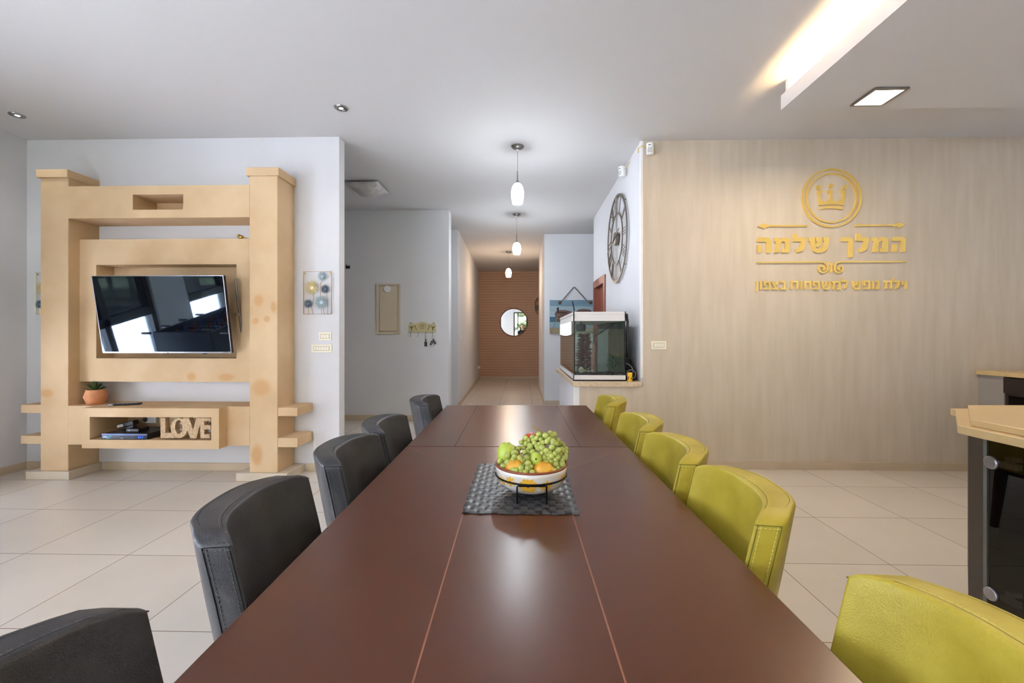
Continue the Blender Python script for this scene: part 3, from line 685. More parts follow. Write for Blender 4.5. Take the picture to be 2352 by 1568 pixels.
point('pendant_light_near', (-.046, 4.08, 2.44), PENDANT_W, (.86, .93, 1.0), .06)
point('pendant_light_middle', (-.083, 6.36, 2.39), PENDANT_W * 1.2, (.86, .93, 1.0), .06)
point('pendant_light_far', (-.298, 9.2, 2.44), PENDANT_W * 1.0, (1.0, .72, .50), .06)

rm = thing('round_mirror', 'round wall mirror with thin brown rim on the slatted wall', 'mirror', (-.24, 11.98, 1.21))
RX = Matrix.Rotation(PI / 2, 3, 'X')
B().lathe([(.375, 0), (.375, .015), (0, .015)], (-.241, 11.985, 1.604), 56, RX).build('mirror_glass', M['mirror'], rm, smooth='auto')
B().tube(circle((-.241, 11.975, 1.604), .385, 56, (1, 0, 0), (0, 0, 1)), .014, 8, closed=True).build('rim', M['mirror_rim'], rm, smooth=True)
os_ = thing('oval_shelf', 'oval wooden wall shelf half hidden at the corridor corner', 'shelf', (.55, 11.95, 1.78))
def oval(hw_, hh_, n=40):
    pts = []
    for k in range(n):
        a = 2 * PI * k / n; cx_ = math.cos(a) * hw_; sz = math.sin(a) * hw_
        pts.append((.55 + cx_, 11.88, 2.063 + sz + (hh_ - hw_) * (1 if sz >= 0 else -1)))
    return pts
B().ringplate(oval(.205, .276), oval(.188, .259), (0, .115, 0)).build('shelf_frame', M['oak'], os_)
for z_ in (1.93, 2.07, 2.2): B().box(.364, 11.885, z_, .736, 11.995, z_ + .014).build('shelf_board', M['oak'], os_)
o = thing('plant_pot', 'small black pot with greenery on the oval shelf', 'plant', (.44, 11.93, 1.944))
B().box(.38, 11.89, 1.944, .46, 11.97, 2.02).build('pot', M['black'], o, bevel=.004)
b = B()
for k in range(16): b.ell((.44 + random.uniform(-.02, .05), 11.93 + random.uniform(-.03, .02), 2.02 + random.uniform(0, .035)), (.014, .012, .008), 8, 5)
b.build('foliage', M['leaf'], o)
o = thing('light_switch', 'small white switch on the left corridor wall', 'switch', (-1.115, 7.7, 1.17))
B().box(-1.115, 7.66, 1.17, -1.105, 7.74, 1.25).build('cover_plate', M['white_plastic'], o, bevel=.002)
B().box(-1.1049, 7.68, 1.19, -1.101, 7.72, 1.23).build('switch_key', M['ivory'], o)
o = thing('wall_socket', 'white plug in a socket low on the corridor wall', 'socket', (-1.2, 11.6, .3))
B().box(-1.215, 11.55, .3, -1.195, 11.65, .4).build('plate', M['white_plastic'], o, bevel=.003)
B().box(-1.195, 11.57, .33, -1.15, 11.63, .39).build('plug', M['white_plastic'], o, bevel=.006)

# boat picture hanging behind the aquarium
bpic = thing('boat_picture', 'blue plank picture of beached boats hanging by a rope', 'picture', (.916, 7.6, 1.267))
PY = 7.59
def P_(x, y, dy=0): return at(1225 + x / 12.06, 650 + y / 12.06, Y=PY - .02 - dy)
pl_cols = [(112, 142, 158), (150, 172, 180), (160, 178, 186), (62, 106, 128), (128, 158, 172), (152, 140, 112)]
zs = [1.862, 1.755, 1.66, 1.565, 1.475, 1.37, 1.267]
for i in range(6):
    B().box(.489, PY - .02, zs[i + 1] + .0015, 1.342, PY + .028, zs[i]).build('plank', mat('painted_plank_%d' % i, pl_cols[i], .7, var=(3, .12, (1, 1, 8))), bpic)
boat_m = mat('boat_brown', (108, 84, 74), .8, var=(6, .2)); dk = mat('boat_dark', (42, 34, 38), .8); tn = mat('rope_tan', (150, 126, 98), .8)
B().prism([P_(*q, .0008) for q in [(590, 850), (620, 790), (720, 745), (880, 745), (1020, 775), (1075, 800), (1100, 1000), (900, 1120), (700, 1080), (620, 960)]], (0, .0006, 0)).build('boat_motif', boat_m, bpic)
B().prism([P_(*q, .0008) for q in [(1180, 780), (1260, 725), (1400, 710), (1520, 725), (1610, 760), (1615, 900), (1250, 900)]], (0, .0006, 0)).build('boat_motif', boat_m, bpic)
B().prism([P_(*q, .0016) for q in [(650, 670), (710, 680), (700, 850), (725, 970), (690, 930), (655, 780)]], (0, .0006, 0)).prism([P_(*q, .0016) for q in stroke([(720, 810), (940, 825)], 26)], (0, .0006, 0)).prism([P_(*q, .0016) for q in stroke([(1085, 500), (1140, 780)], 30)], (0, .0006, 0)).prism([P_(*q, .0016) for q in stroke([(1210, 772), (1600, 772)], 16)], (0, .0006, 0)).build('mast_motif', dk, bpic)
B().prism([P_(*q, .0024) for q in stroke([(690, 880), (485, 1380)], 26)], (0, .0006, 0)).prism([P_(*q, .0024) for q in stroke([(650, 840), (730, 900)], 20)], (0, .0006, 0)).build('oar_motif', tn, bpic)
ap = at(1318.5, 659.5, Y=PY + .01)
B().tube([(.67, PY - .024, 1.80), (.715, PY - .012, 1.862), (ap.x - .008, PY + .005, ap.z), (ap.x + .008, PY + .005, ap.z), (1.13, PY - .012, 1.862), (1.20, PY - .024, 1.80)], .0075).build('rope', M['rope'], bpic, smooth=True)
for x_ in (.665, 1.205): B().ell((x_, PY - .03, 1.815), (.028, .016, .03)).build('knot', mat('knot_brown', (104, 78, 58), .9), bpic, smooth=True)

# door in the clock wall
d1 = structure('door_1', (1.15, 6.1, 0))
frame_box(B(), 0, 0, 0, 0, 0, 0, 0, 0, 0, 0)
fr = B().box(1.085, 5.66, 0, 1.222, 5.76, 2.045).box(1.085, 6.48, 0, 1.222, 6.58, 2.045).box(1.085, 5.76, 1.945, 1.222, 6.48, 2.045)
fr.build('door_frame', M['brown_frame'], d1, bevel=.004)
B().box(1.15, 5.76, .005, 1.19, 6.48, 1.945).build('door_leaf', M['brown_door'], d1, bevel=.003)
B().tube([(1.15, 5.82, 1.0), (1.10, 5.82, 1.0), (1.10, 5.93, 1.0)], .009).build('door_handle', M['steel'], d1, smooth=True)

# skeleton clock
ck = thing('wall_clock', 'large round metal skeleton clock with roman numerals', 'clock', (1.08, 4.9, 1.84))
CXk, CYk, CZk = 1.072, 4.90, 2.338
def ck_p(r, th, dx=0): return Vector((CXk + dx, CYk - r * math.sin(th), CZk + r * math.cos(th)))
def ck_ring(r0, r1, dx=0, n=72): return [ck_p(r1, 2 * PI * k / n, dx) for k in range(n)], [ck_p(r0, 2 * PI * k / n, dx) for k in range(n)]
a, c = ck_ring(.472, .497); B().ringplate(a, c, (.012, 0, 0)).build('outer_ring', M['bronze'], ck)
a, c = ck_ring(.28, .296); B().ringplate(a, c, (.012, 0, 0)).build('inner_ring', M['bronze'], ck)
NUM = ['XII', 'I', 'II', 'III', 'IIII', 'V', 'VI', 'VII', 'VIII', 'IX', 'X', 'XI']
for h_, txt in enumerate(NUM):
    th0 = 2 * PI * h_ / 12; b = B(); pos = 0; glyph = []
    wd = {'I': .030, 'V': .055, 'X': .055}
    tot = sum(wd[q] for q in txt); s0 = -tot / 2
    for q in txt:
        mid = s0 + wd[q] / 2; s0 += wd[q]
        def pt(t_, r_): return ck_p(r_, th0, .002) + Vector((0, -math.cos(th0) * t_, -math.sin(th0) * t_))
        segs = {'I': [(0, 0)], 'V': [(-.02, 0.004), (.02, -.004)], 'X': [(-.02, .02), (.02, -.02)]}[q]
        for tt, tb in segs:
            b.tube([pt(mid + tt, .474), pt(mid + tb, .294)], .0045, 6)
    b.build('numeral', M['bronze'], ck)
b = B()
for dy in (-.03, .03): b.tube([Vector((CXk + .006, CYk + dy, CZk - .288)), Vector((CXk + .006, CYk + dy * .6, CZk + .288))], .0035, 6)
b.build('support_rod', M['bronze'], ck)
B().lathe([(.075, 0), (.075, .03), (.066, .036), (0, .036)], (CXk + .016, CYk, CZk), 32, Matrix.Rotation(-PI / 2, 3, 'Y')).build('hub', M['bronze'], ck, smooth='auto')
def hand(th, L, tail, w, name):
    d = ck_p(1, th) - ck_p(0, th); sd = Vector((0, -math.cos(th), -math.sin(th))); o_ = ck_p(0, 0, -.026)
    B().prism([o_ - d * tail - sd * w * .5, o_ - d * tail + sd * w * .5, o_ + sd * w, o_ + d * L * .8 + sd * w * 1.4, o_ + d * L, o_ + d * L * .8 - sd * w * 1.4, o_ - sd * w], (.004, 0, 0)).build(name, M['bronze'], ck)
hand(rad(76), .27, .05, .010, 'hour_hand'); hand(rad(255), .40, .06, .008, 'minute_hand')
B().ell(ck_p(.15, rad(262), -.024), (.006, .026, .02)).build('hand_weight', M['bronze'], ck, smooth=True)
b = B()
for th in (rad(45), rad(135), rad(225), rad(315)): b.tube([ck_p(.486, th, .008), ck_p(.486, th, .032)], .005, 6)
b.build('wall_spacer', M['bronze'], ck)

# motion sensors
def sensor(name, label, c, yaw, wire):
    o = thing(name, label, 'motion sensor', c); c = Vector(c); R_ = Matrix.Rotation(yaw, 3, 'Z')
    X_ = lambda p: c + R_ @ p
    B(xf=X_).plan([(-.032, .02), (-.032, -.012), (-.02, -.03), (.02, -.03), (.032, -.012), (.032, .02)], -.052, .052).build('housing', M['white_plastic'], o, bevel=.006)
    B(xf=X_).plan([(-.022, -.024), (-.016, -.0325), (.016, -.0325), (.022, -.024)], -.042, .005).build('lens', mat('grey_lens', (190, 190, 188), .3), o)
    B(xf=X_).box(-.012, -.032, .024, .012, -.0302, .030).build('badge', M['black'], o)
    B(xf=X_).box(-.012, .02, -.03, .012, .055, .03).build('bracket', M['white_plastic'], o)
    B().tube(wire, .004, 6).build('wire', M['amber'], o, smooth=True)
sensor('motion_sensor', 'white motion sensor at the top corner of the stone wall', (1.172, 3.935, 2.945), rad(-25), [(1.15, 3.96, 2.97), (1.11, 3.97, 2.99), (1.085, 4.02, 2.985), (1.095, 4.05, 2.96)])
sensor('motion_sensor', 'white motion sensor on the wall above the clock', (1.045, 4.50, 2.955), rad(-55), [(1.075, 4.48, 2.98), (1.09, 4.42, 3.0), (1.10, 4.40, 3.02)])

# ------------------------------------------------------------------ half-wall ledge and aquarium
o = B().plan([(.475, 3.965), (1.104, 3.965), (1.104, 5.56), (.44, 5.56)], .76, .806).build('stone_ledge', mat('speckled_stone', (212, 190, 160), .35, var=(50, .12)), org=(.8, 4.5, .76), bevel=.004)
tag(o, 'speckled beige stone ledge carrying the aquarium on the half wall', 'ledge')
aq = thing('aquarium', 'glass aquarium with white trims standing on the stone ledge', 'aquarium', (.72, 4.8, .807))
ax0, ax1, ay0, ay1 = .485, .965, 4.02, 5.46
z0, z1, z2, z3 = .807, .862, 1.371, 1.458
frame_box_z = lambda b, za, zb, g: b.box(ax0 - g, ay0 - g, za, ax1 + g, ay0 + .02, zb).box(ax0 - g, ay1 - .02, za, ax1 + g, ay1 + g, zb).box(ax0 - g, ay0 + .02, za, ax0 + .02, ay1 - .02, zb).box(ax1 - .02, ay0 + .02, za, ax1 + g, ay1 - .02, zb)
B().box(ax0 - .004, ay0 - .004, z0, ax1 + .004, ay1 + .004, z0 + .012).build('base', M['black'], aq)
frame_box_z(B(), z0 + .0125, z1, .004).build('base_trim', M['tank_white'], aq, bevel=.003)
ld = B()
for k, (za, zb, g) in enumerate(((z2, z2 + .030, .004), (z2 + .030, z2 + .062, .0), (z2 + .062, z3, .005))): ld.box(ax0 - g, ay0 - g, za, ax1 + g, ay1 + g, zb)
ld.build('lid', M['tank_white'], aq, bevel=.002)
gl = B()
gl.box(ax0 + .004, ay0, z1, ax1 - .004, ay0 + .004, z2); gl.build('glass_pane', M['tank_glass'], aq)
B().box(ax0, ay0 + .004, z1, ax0 + .004, ay1, z2).build('glass_pane', M['tank_glass'], aq)
B().box(ax0 + .004, ay1 - .004, z1, ax1, ay1, z2).build('glass_pane', M['tank_glass'], aq)
B().box(ax1 - .004, ay0 + .004, z1, ax1, ay1 - .004, z2).build('back_panel', M['algae'], aq)
sm = B()
for x_ in (ax0, ax1 - .012): sm.box(x_, ay0 - .001, z1, x_ + .012, ay0 + .012, z2)
sm.build('silicone_seam', M['black'], aq)
for x_ in (ax0 - .006, ax1 - .004): B().box(x_, ay0 - .0065, z2 - .002, x_ + .010, ay0 + .01, z3 + .002).build('lid_corner', M['black'], aq)
B().box(ax0 - .006, ay0 - .006, z0 + .005, ax0 + .002, ay0 + .01, z1).build('trim_corner', M['black'], aq)
B().box(ax0 + .006, ay0 + .006, z1 + .035, ax1 - .006, ay1 - .006, z2 - .075).build('water', M['water'], aq)
g = B(); nx, ny = 16, 40
gv = [(ax0 + .006 + (ax1 - ax0 - .012) * i / nx, ay0 + .006 + (ay1 - ay0 - .012) * j / ny, z1 - .02 + .03 * noise.noise(Vector((i * .5, j * .35, 3))) + .035) for i in range(nx + 1) for j in range(ny + 1)]
g.add(gv, [(i * (ny + 1) + j, (i + 1) * (ny + 1) + j, (i + 1) * (ny + 1) + j + 1, i * (ny + 1) + j + 1) for i in range(nx) for j in range(ny)])
g.build('gravel_bed', M['gravel'], aq, smooth=True)['kind'] = 'stuff'
def spiky(name, label, c, hgt, r, m, n, up=.25, ln=.05, w=.004):
    b = B(); c = Vector(c)
    for k in range(n):
        z_ = hgt * (k / n) ** .9; a = random.uniform(0, 2 * PI); rr = r * (1 - .35 * k / n)
        p0 = c + Vector((math.cos(a) * rr * .3, math.sin(a) * rr * .3, z_)); d = Vector((math.cos(a), math.sin(a), up + random.uniform(-.2, .3))).normalized()
        p2 = p0 + d * rr * random.uniform(.6, 1.0); s_ = d.cross(Vector((0, 0, 1))).normalized() * w
        pm = (p0 + p2) / 2 + Vector((0, 0, w))
        b.add([p0 - s_, p0 + s_, p2, pm], [(0, 1, 3), (1, 2, 3), (2, 0, 3), (0, 2, 1)])
    b.tube([c, c + Vector((.005, 0, hgt * .6)), c + Vector((0, .005, hgt))], [.008, .006, .002], 6)
    o = b.build(name, m, org=tuple(c)); return tag(o, label, 'aquarium plant')
spiky('aquarium_plant', 'tall dark red spiky plant inside the aquarium', (.622, 4.30, z1 + .01), .37, .095, M['redplant'], 620, w=.008)
spiky('aquarium_plant', 'bushy green grass plant low inside the aquarium', (.905, 4.22, z1 + .01), .15, .10, mat('tank_green', (40, 104, 50), .6, var=(20, .3)), 240, .9, w=.004)
o = B().tube([(.705, 4.22, z1 + .005), (.70, 4.225, 1.0), (.712, 4.23, 1.12), (.705, 4.24, 1.17)], [.024, .021, .018, .012], 10).build('driftwood', M['driftwood'], org=(.705, 4.22, z1), smooth=True)
tag(o, 'pinkish driftwood stick upright beside the red aquarium plant', 'driftwood')
for k, (x_, y_, r_) in enumerate(((.565, 4.10, .026), (.60, 4.12, .018), (.635, 4.11, .014), (.675, 4.13, .016))):
    o = B().ell((x_, y_, z1 + .018 + r_ * .8), (r_, r_ * .9, r_ * (1.4 if k == 0 else .8)), 10, 7).build('coral_stone', M['coral'], org=(x_, y_, z1), smooth=True)
    tag(o, ['largest pale coral stone in the aquarium corner', 'second pale coral stone from the aquarium corner', 'smallest pale coral stone before the red plant', 'pale coral stone beside the driftwood'][k], 'stone', 'coral stones in the aquarium')
o = B().lathe([(.0, .04), (.045, .035), (.055, 0), (.045, -.035), (0, -.04)], (.605, 4.42, 1.315), 20).tube([(.605, 4.42, 1.35), (.605, 4.42, 1.40)], .01).build('water_pump', mat('pump_grey', (58, 64, 64), .5), org=(.605, 4.42, 1.3), smooth='auto')
tag(o, 'dark round filter pump hanging under the aquarium lid', 'pump')
o = B().tube([(.90, 4.14, 1.36), (.70, 4.18, 1.22)], .006).build('heater_rod', M['black'], org=(.8, 4.16, 1.22))
tag(o, 'thin dark rod slanting across the aquarium water', 'rod')
# pump and hoses beside the tank, fish food
ep = thing('air_pump', 'black air pump with grey hoses between the aquarium and the wall', 'pump', (1.02, 4.25, .807))
B().box(.99, 4.20, .807, 1.07, 4.36, 1.02).build('case', M['black'], ep, bevel=.015)
B().plan([(.975, 4.09), (1.085, 4.09), (1.085, 4.20), (.975, 4.20)], .807, .90).build('foot_box', M['black'], ep, bevel=.008)
B().tube(circle((1.035, 4.072, .868), .042, 20, (1, 0, 0), (0, .12, 1)), .004, 6, closed=True).build('hose', M['silver'], ep, smooth=True)
B().tube([(.985, 4.08, .97), (1.02, 4.08, .955), (1.05, 4.08, .92), (1.055, 4.08, .88)], .005).build('hose', M['silver'], ep, smooth=True)
B().tube([(.995, 4.06, 1.02), (1.0, 4.06, 1.10), (.99, 4.05, 1.25), (.996, 4.05, 1.36), (.988, 4.06, 1.44)], .012).build('cable', M['black'], ep, smooth=True)
B().box(.975, 4.06, 1.02, 1.01, 4.12, 1.075).build('plug', M['black'], ep, bevel=.004)
B().tube([(1.00, 4.10, 1.05), (1.04, 4.10, 1.0), (1.07, 4.12, .93), (1.085, 4.12, .86)], .006).build('cable', M['black'], ep, smooth=True)
fd = thing('food_can', 'small yellow fish food can on the stone ledge', 'can', (1.008, 4.0, .807))
B().lathe([(.022, 0), (.023, .003), (.023, .055), (.022, .058)], (1.008, 4.02, .807), 22).build('can_body', M['yellow'], fd, smooth='auto')
B().lathe([(.0235, .058), (.0235, .077), (.021, .080), (0, .080)], (1.008, 4.02, .807), 22).build('lid', M['yellow'], fd, smooth='auto')
b = B(); c_ = Vector((1.008, 4.02, .807))
def curved_patch(b, c_, r, a0, a1, za, zb, n=6):
    vs = []
    for k in range(n + 1):
        a = a0 + (a1 - a0) * k / n
        for z_ in (za, zb): vs.append(c_ + Vector((r * math.sin(a), -r * math.cos(a), z_)))
    b.add(vs, [(2 * k, 2 * k + 2, 2 * k + 3, 2 * k + 1) for k in range(n)])
curved_patch(b, c_, .0234, -1.1, -.6, .018, .046); curved_patch(b, c_, .0234, .2, .7, .02, .034)
b.build('label_print', mat('print_brown', (96, 62, 30), .5), fd)

# ------------------------------------------------------------------ gold lettering on the stone wall
GY = 3.975; GV = (0, .0145, 0)
def wallp(pts, u0, v0, s): return [at(u0 + x / s, v0 + y / s, Y=GY) for x, y in pts]
em = thing('crown_emblem', 'gold crown inside a double ring on the stone wall', 'emblem', (2.839, GY, 2.23))
ec = Vector((2.839, GY, 2.497)); XA, ZA = (1, 0, 0), (0, 0, 1)
for r1, r0 in ((.271, .256), (.231, .217)):
    B().ringplate(circle(ec, r1, 80, XA, ZA), circle(ec, r0, 80, XA, ZA), GV).build('ring', M['gold'], em)
C5 = (1860, 410, 19.6)
B().prism(wallp([(345, 580), (370, 530), (480, 500), (520, 470), (575, 530), (570, 590), (520, 670), (465, 730), (475, 860), (520, 950), (600, 1005), (680, 1025), (820, 1010), (880, 960), (910, 850), (915, 720), (880, 670), (820, 630), (805, 560), (850, 470), (930, 510), (1000, 520), (1050, 560), (1045, 610), (1020, 650), (1025, 860), (1045, 960), (1110, 1010), (1200, 1030), (1340, 1000), (1420, 920), (1450, 830), (1475, 700), (1440, 660), (1400, 620), (1390, 560), (1440, 455), (1500, 490), (1590, 530), (1620, 600), (1560, 1050), (1530, 1195), (1250, 1165), (950, 1160), (650, 1175), (435, 1205)], *C5), GV).build('crown', M['gold'], em)
for cx_, cy_, r_ in ((395, 385, 95), (970, 320, 97), (1600, 375, 98)):
    B().prism(wallp([(cx_ + r_ * math.cos(2 * PI * k / 28), cy_ + r_ * math.sin(2 * PI * k / 28)) for k in range(28)], *C5), GV).build('crown_orb', M['gold'], em)
B().prism(wallp([(455, 1290), (700, 1235), (950, 1225), (1250, 1235), (1500, 1295), (1490, 1385), (1250, 1355), (950, 1340), (700, 1350), (460, 1385)], *C5), GV).build('crown_base', M['gold'], em)
C3 = (1730, 500, 12.063); C4 = (1900, 500, 12.063)
def gold_thing(name, label, cat, pieces, part):
    o = thing(name, label, cat, tuple(at(pieces[0][1][0] + 5, pieces[0][1][1] + 100, Y=GY)))
    for pts, Cc in pieces: B().prism(wallp(pts, *Cc), GV).build(part, M['gold'], o)
    return o
def gold_mesh(name, label, cat, pieces):
    b = B()
    for pts, Cc in pieces: b.prism(wallp(pts, *Cc), GV)
    p = at(pieces[0][1][0] + 5, pieces[0][1][1] + 100, Y=GY)
    return tag(b.build(name, M['gold'], org=tuple(p)), label, cat)
gold_mesh('spear_ornament', 'gold spear pointing left, left of the crown emblem', 'ornament', [([(135, 230), (220, 175), (310, 155), (400, 195), (470, 200), (1250, 200), (1480, 192), (1525, 215), (1500, 245), (470, 245), (420, 265), (390, 250), (320, 300), (220, 265)], C3)])
gold_mesh('spear_ornament', 'gold spear pointing right, right of the crown emblem', 'ornament', [([(770, 210), (790, 182), (1800, 185), (1850, 180), (1880, 160), (1915, 165), (1980, 130), (2060, 140), (2165, 200), (2060, 255), (1990, 272), (1920, 235), (1860, 240), (1810, 222), (790, 235)], C4)])
he_l = [([(120, 560), (150, 540), (390, 540), (450, 560), (500, 630), (495, 960), (370, 975), (370, 680), (355, 662), (120, 662)], C3), ([(125, 750), (245, 745), (242, 955), (122, 972)], C3)]
ttl = thing('gold_lettering', 'large gold Hebrew lettering in one line below the crown emblem', 'lettering', tuple(at(1910, 590, Y=GY)))
for grp in (he_l,
            [([(590, 560), (610, 550), (690, 550), (745, 600), (790, 555), (830, 548), (940, 548), (1000, 575), (1025, 620), (1015, 965), (785, 965), (815, 862), (892, 855), (892, 670), (870, 655), (810, 658), (770, 700), (730, 950), (595, 972), (645, 720), (625, 665), (590, 655)], C3)],
            [([(1105, 445), (1230, 443), (1230, 540), (1470, 542), (1405, 885), (1340, 930), (1220, 968), (1175, 870), (1270, 835), (1305, 770), (1330, 655), (1105, 655)], C3)],
            [([(1550, 545), (1705, 540), (1725, 740), (1770, 700), (1785, 655), (1745, 640), (1745, 545), (1905, 540), (1890, 700), (1855, 770), (1800, 810), (1740, 800), (1760, 850), (1830, 860), (1900, 850), (1945, 790), (1978, 655), (1950, 640), (1950, 545), (2120, 540), (2100, 680), (2060, 850), (2000, 930), (1900, 968), (1780, 968), (1690, 935), (1630, 850), (1590, 660), (1550, 645)], C3)],
            [([(400, 545), (440, 535), (610, 530), (680, 570), (722, 630), (715, 1085), (595, 1105), (595, 665), (575, 655), (400, 652)], C4)],
            [([(810, 432), (930, 430), (930, 540), (1178, 545), (1115, 850), (1060, 915), (910, 960), (868, 860), (970, 820), (1000, 760), (1025, 645), (805, 640)], C4)],
            [([(1255, 545), (1380, 540), (1412, 600), (1455, 550), (1510, 528), (1600, 528), (1655, 550), (1695, 605), (1690, 945), (1450, 950), (1475, 850), (1562, 840), (1562, 655), (1540, 640), (1470, 645), (1440, 690), (1400, 935), (1260, 955), (1315, 690), (1300, 650), (1255, 638)], C4)],
            [([(1800, 540), (1830, 530), (2060, 522), (2140, 550), (2185, 605), (2180, 935), (2060, 952), (2060, 655), (2040, 640), (1800, 640)], C4), ([(1815, 730), (1940, 728), (1935, 935), (1812, 952)], C4)]):
    b = B()
    for pts, Cc in grp: b.prism(wallp(pts, *Cc), GV)
    b.build('letter', M['gold'], ttl)
sl = stroke([(110, 1235), (1930, 1225), (2000, 1250), (2060, 1330), (2065, 1420), (2020, 1490), (1940, 1515), (1860, 1490), (1820, 1420), (1840, 1350), (1900, 1330), (1960, 1350), (1985, 1400), (1960, 1435), (1925, 1430)], [38, 40, 44, 50, 50, 46, 44, 42, 44, 46, 50, 60, 66, 60, 40])
sr = stroke([(2190, 1212), (340, 1220), (260, 1250), (205, 1330), (205, 1420), (250, 1495), (320, 1520), (400, 1490), (440, 1420), (420, 1355), (360, 1335), (310, 1370), (305, 1410), (335, 1435), (370, 1425)], [38, 40, 44, 50, 50, 46, 44, 42, 44, 46, 50, 60, 66, 60, 40])
sc_ = thing('scroll_ornament', 'gold scroll line with two spirals between the two lines of lettering', 'ornament', tuple(at(1910, 620, Y=GY)))
B().prism(wallp([tuple(q) for q in sl], *C3), GV).build('scroll', M['gold'], sc_)
B().prism(wallp([tuple(q) for q in sr], *C4), GV).build('scroll', M['gold'], sc_)
B().prism(wallp([(115, 1205), (160, 1290), (125, 1370), (160, 1450), (110, 1535), (80, 1450), (105, 1370), (80, 1290)], *C4), GV).build('centre_drop', M['gold'], sc_)
low = thing('gold_lettering', 'small gold Hebrew lettering in the lowest line on the stone wall', 'lettering', tuple(at(1910, 668, Y=GY)))
CA = (1720, 640, 11.76); CB = (1900, 630, 11.76)
SM = [(CA, [[(220, 65), (220, 350)]]), (CA, [[(330, 65), (330, 285)]]), (CA, [[(480, 165), (430, 165), (425, 85), (560, 85), (560, 265), (410, 265)]]),
      (CA, [[(640, 75), (740, 258)], [(790, 70), (785, 120), (735, 180)], [(640, 268), (800, 268)]]), (CA, [[(860, 80), (965, 80), (970, 255)], [(850, 268), (1030, 268)]]),
      (CA, [[(1140, 75), (1310, 75), (1318, 280)], [(1175, 90), (1175, 250), (1130, 268)]]), (CA, [[(1420, 65), (1425, 280)]]), (CA, [[(1525, 280), (1525, 85), (1660, 85), (1665, 280)]]),
      (CA, [[(1800, 165), (1755, 165), (1750, 85), (1890, 85), (1900, 265), (1755, 265)]]), (CA, [[(1985, 70), (2010, 220), (2050, 265), (2150, 265), (2190, 200), (2200, 70)], [(2090, 70), (2080, 160), (2020, 190)]]),
      (CB, [[(150, 185), (190, 250), (170, 400)], [(180, 270), (220, 200), (340, 200), (345, 385), (250, 385)]]), (CB, [[(415, 110), (415, 182), (545, 185), (520, 330), (450, 380)]]),
      (CB, [[(690, 180), (720, 330), (770, 390), (860, 380), (890, 180)], [(800, 180), (790, 260), (720, 300)]]), (CB, [[(1060, 285), (1010, 285), (1000, 190), (1140, 190), (1140, 375), (985, 375)]]),
      (CB, [[(1245, 180), (1245, 390)]]), (CB, [[(1325, 185), (1390, 190), (1390, 375), (1305, 380)]]), (CB, [[(1550, 190), (1730, 190), (1740, 390)], [(1605, 200), (1600, 350), (1545, 380)]]),
      (CB, [[(1820, 110), (1820, 190), (1935, 190), (1915, 330), (1850, 380)]]), (CB, [[(2030, 180), (2030, 285)]]), (CB, [[(2140, 175), (2140, 390)]])]
for Cc, strokes in SM:
    b = B()
    for k, st in enumerate(strokes): b.prism([p + Vector((0, -.0004 * k, 0)) for p in wallp([tuple(q) for q in stroke(st, 46)], *Cc)], (0, .0145 + .0004 * k, 0))
    b.build('letter', M['gold'], low)

# ------------------------------------------------------------------ ceiling lamps
sq = thing('square_downlight', 'bright square lamp recessed in the dropped ceiling panel', 'ceiling lamp', (2.386, 2.905, 2.836))
RZ = 0.0
frame_box_ = B()
sx0, sx1, sy0, sy1 = 2.276, 2.494, 2.80, 3.016
for a0, b0, a1, b1 in ((sx0, sy0, sx1, sy0 + .018), (sx0, sy1 - .018, sx1, sy1), (sx0, sy0 + .018, sx0 + .018, sy1 - .018), (sx1 - .018, sy0 + .018, sx1, sy1 - .018)): frame_box_.box(a0, b0, 2.824, a1, b1, 2.8355)
frame_box_.build('frame', M['steel'], sq, bevel=.002)
B().box(sx0 + .018, sy0 + .018, 2.827, sx1 - .018, sy1 - .018, 2.835).build('diffuser', mat('lamp_diffuser', (255, 255, 255), .4, emit=((240, 250, 255), 14)), sq)
area('square_lamp_light', (2.385, 2.908, 2.822), (0, 0, 0), .18, .18, SQUARE_W, (1.0, .80, .54))
def downlight(x, y, label):
    o = thing('round_downlight', label, 'ceiling lamp', (x, y, CZ), 'round recessed downlights')
    B().lathe([(.030, -.006), (.034, -.010), (.048, -.008), (.052, -.001), (.052, 0)], (x, y, CZ), 28).build('rim', M['steel'], o, smooth='auto')
    B().lathe([(.0, -.004), (.030, -.004)], (x, y, CZ), 20).build('reflector', M['black'], o)
    B().lathe([(.0, -.008), (.016, -.006), (.018, -.003)], (x, y, CZ), 16).build('bulb', mat('downlight_bulb', (255, 255, 255), .3, emit=((230, 240, 255), 8)), o)
    l = bpy.data.lights.new('downlight_light', 'SPOT'); l.energy = 7; l.color = (.94, .97, 1.0); l.spot_size = rad(110); l.spot_blend = .8; l.shadow_soft_size = .03
    lo = bpy.data.objects.new('downlight_light', l); COL.objects.link(lo); lo.location = (x, y, CZ - .02)
downlight(-4.145, 3.397, 'round recessed downlight near the left wall')
downlight(-1.44, 3.352, 'round recessed downlight in front of the wall end')

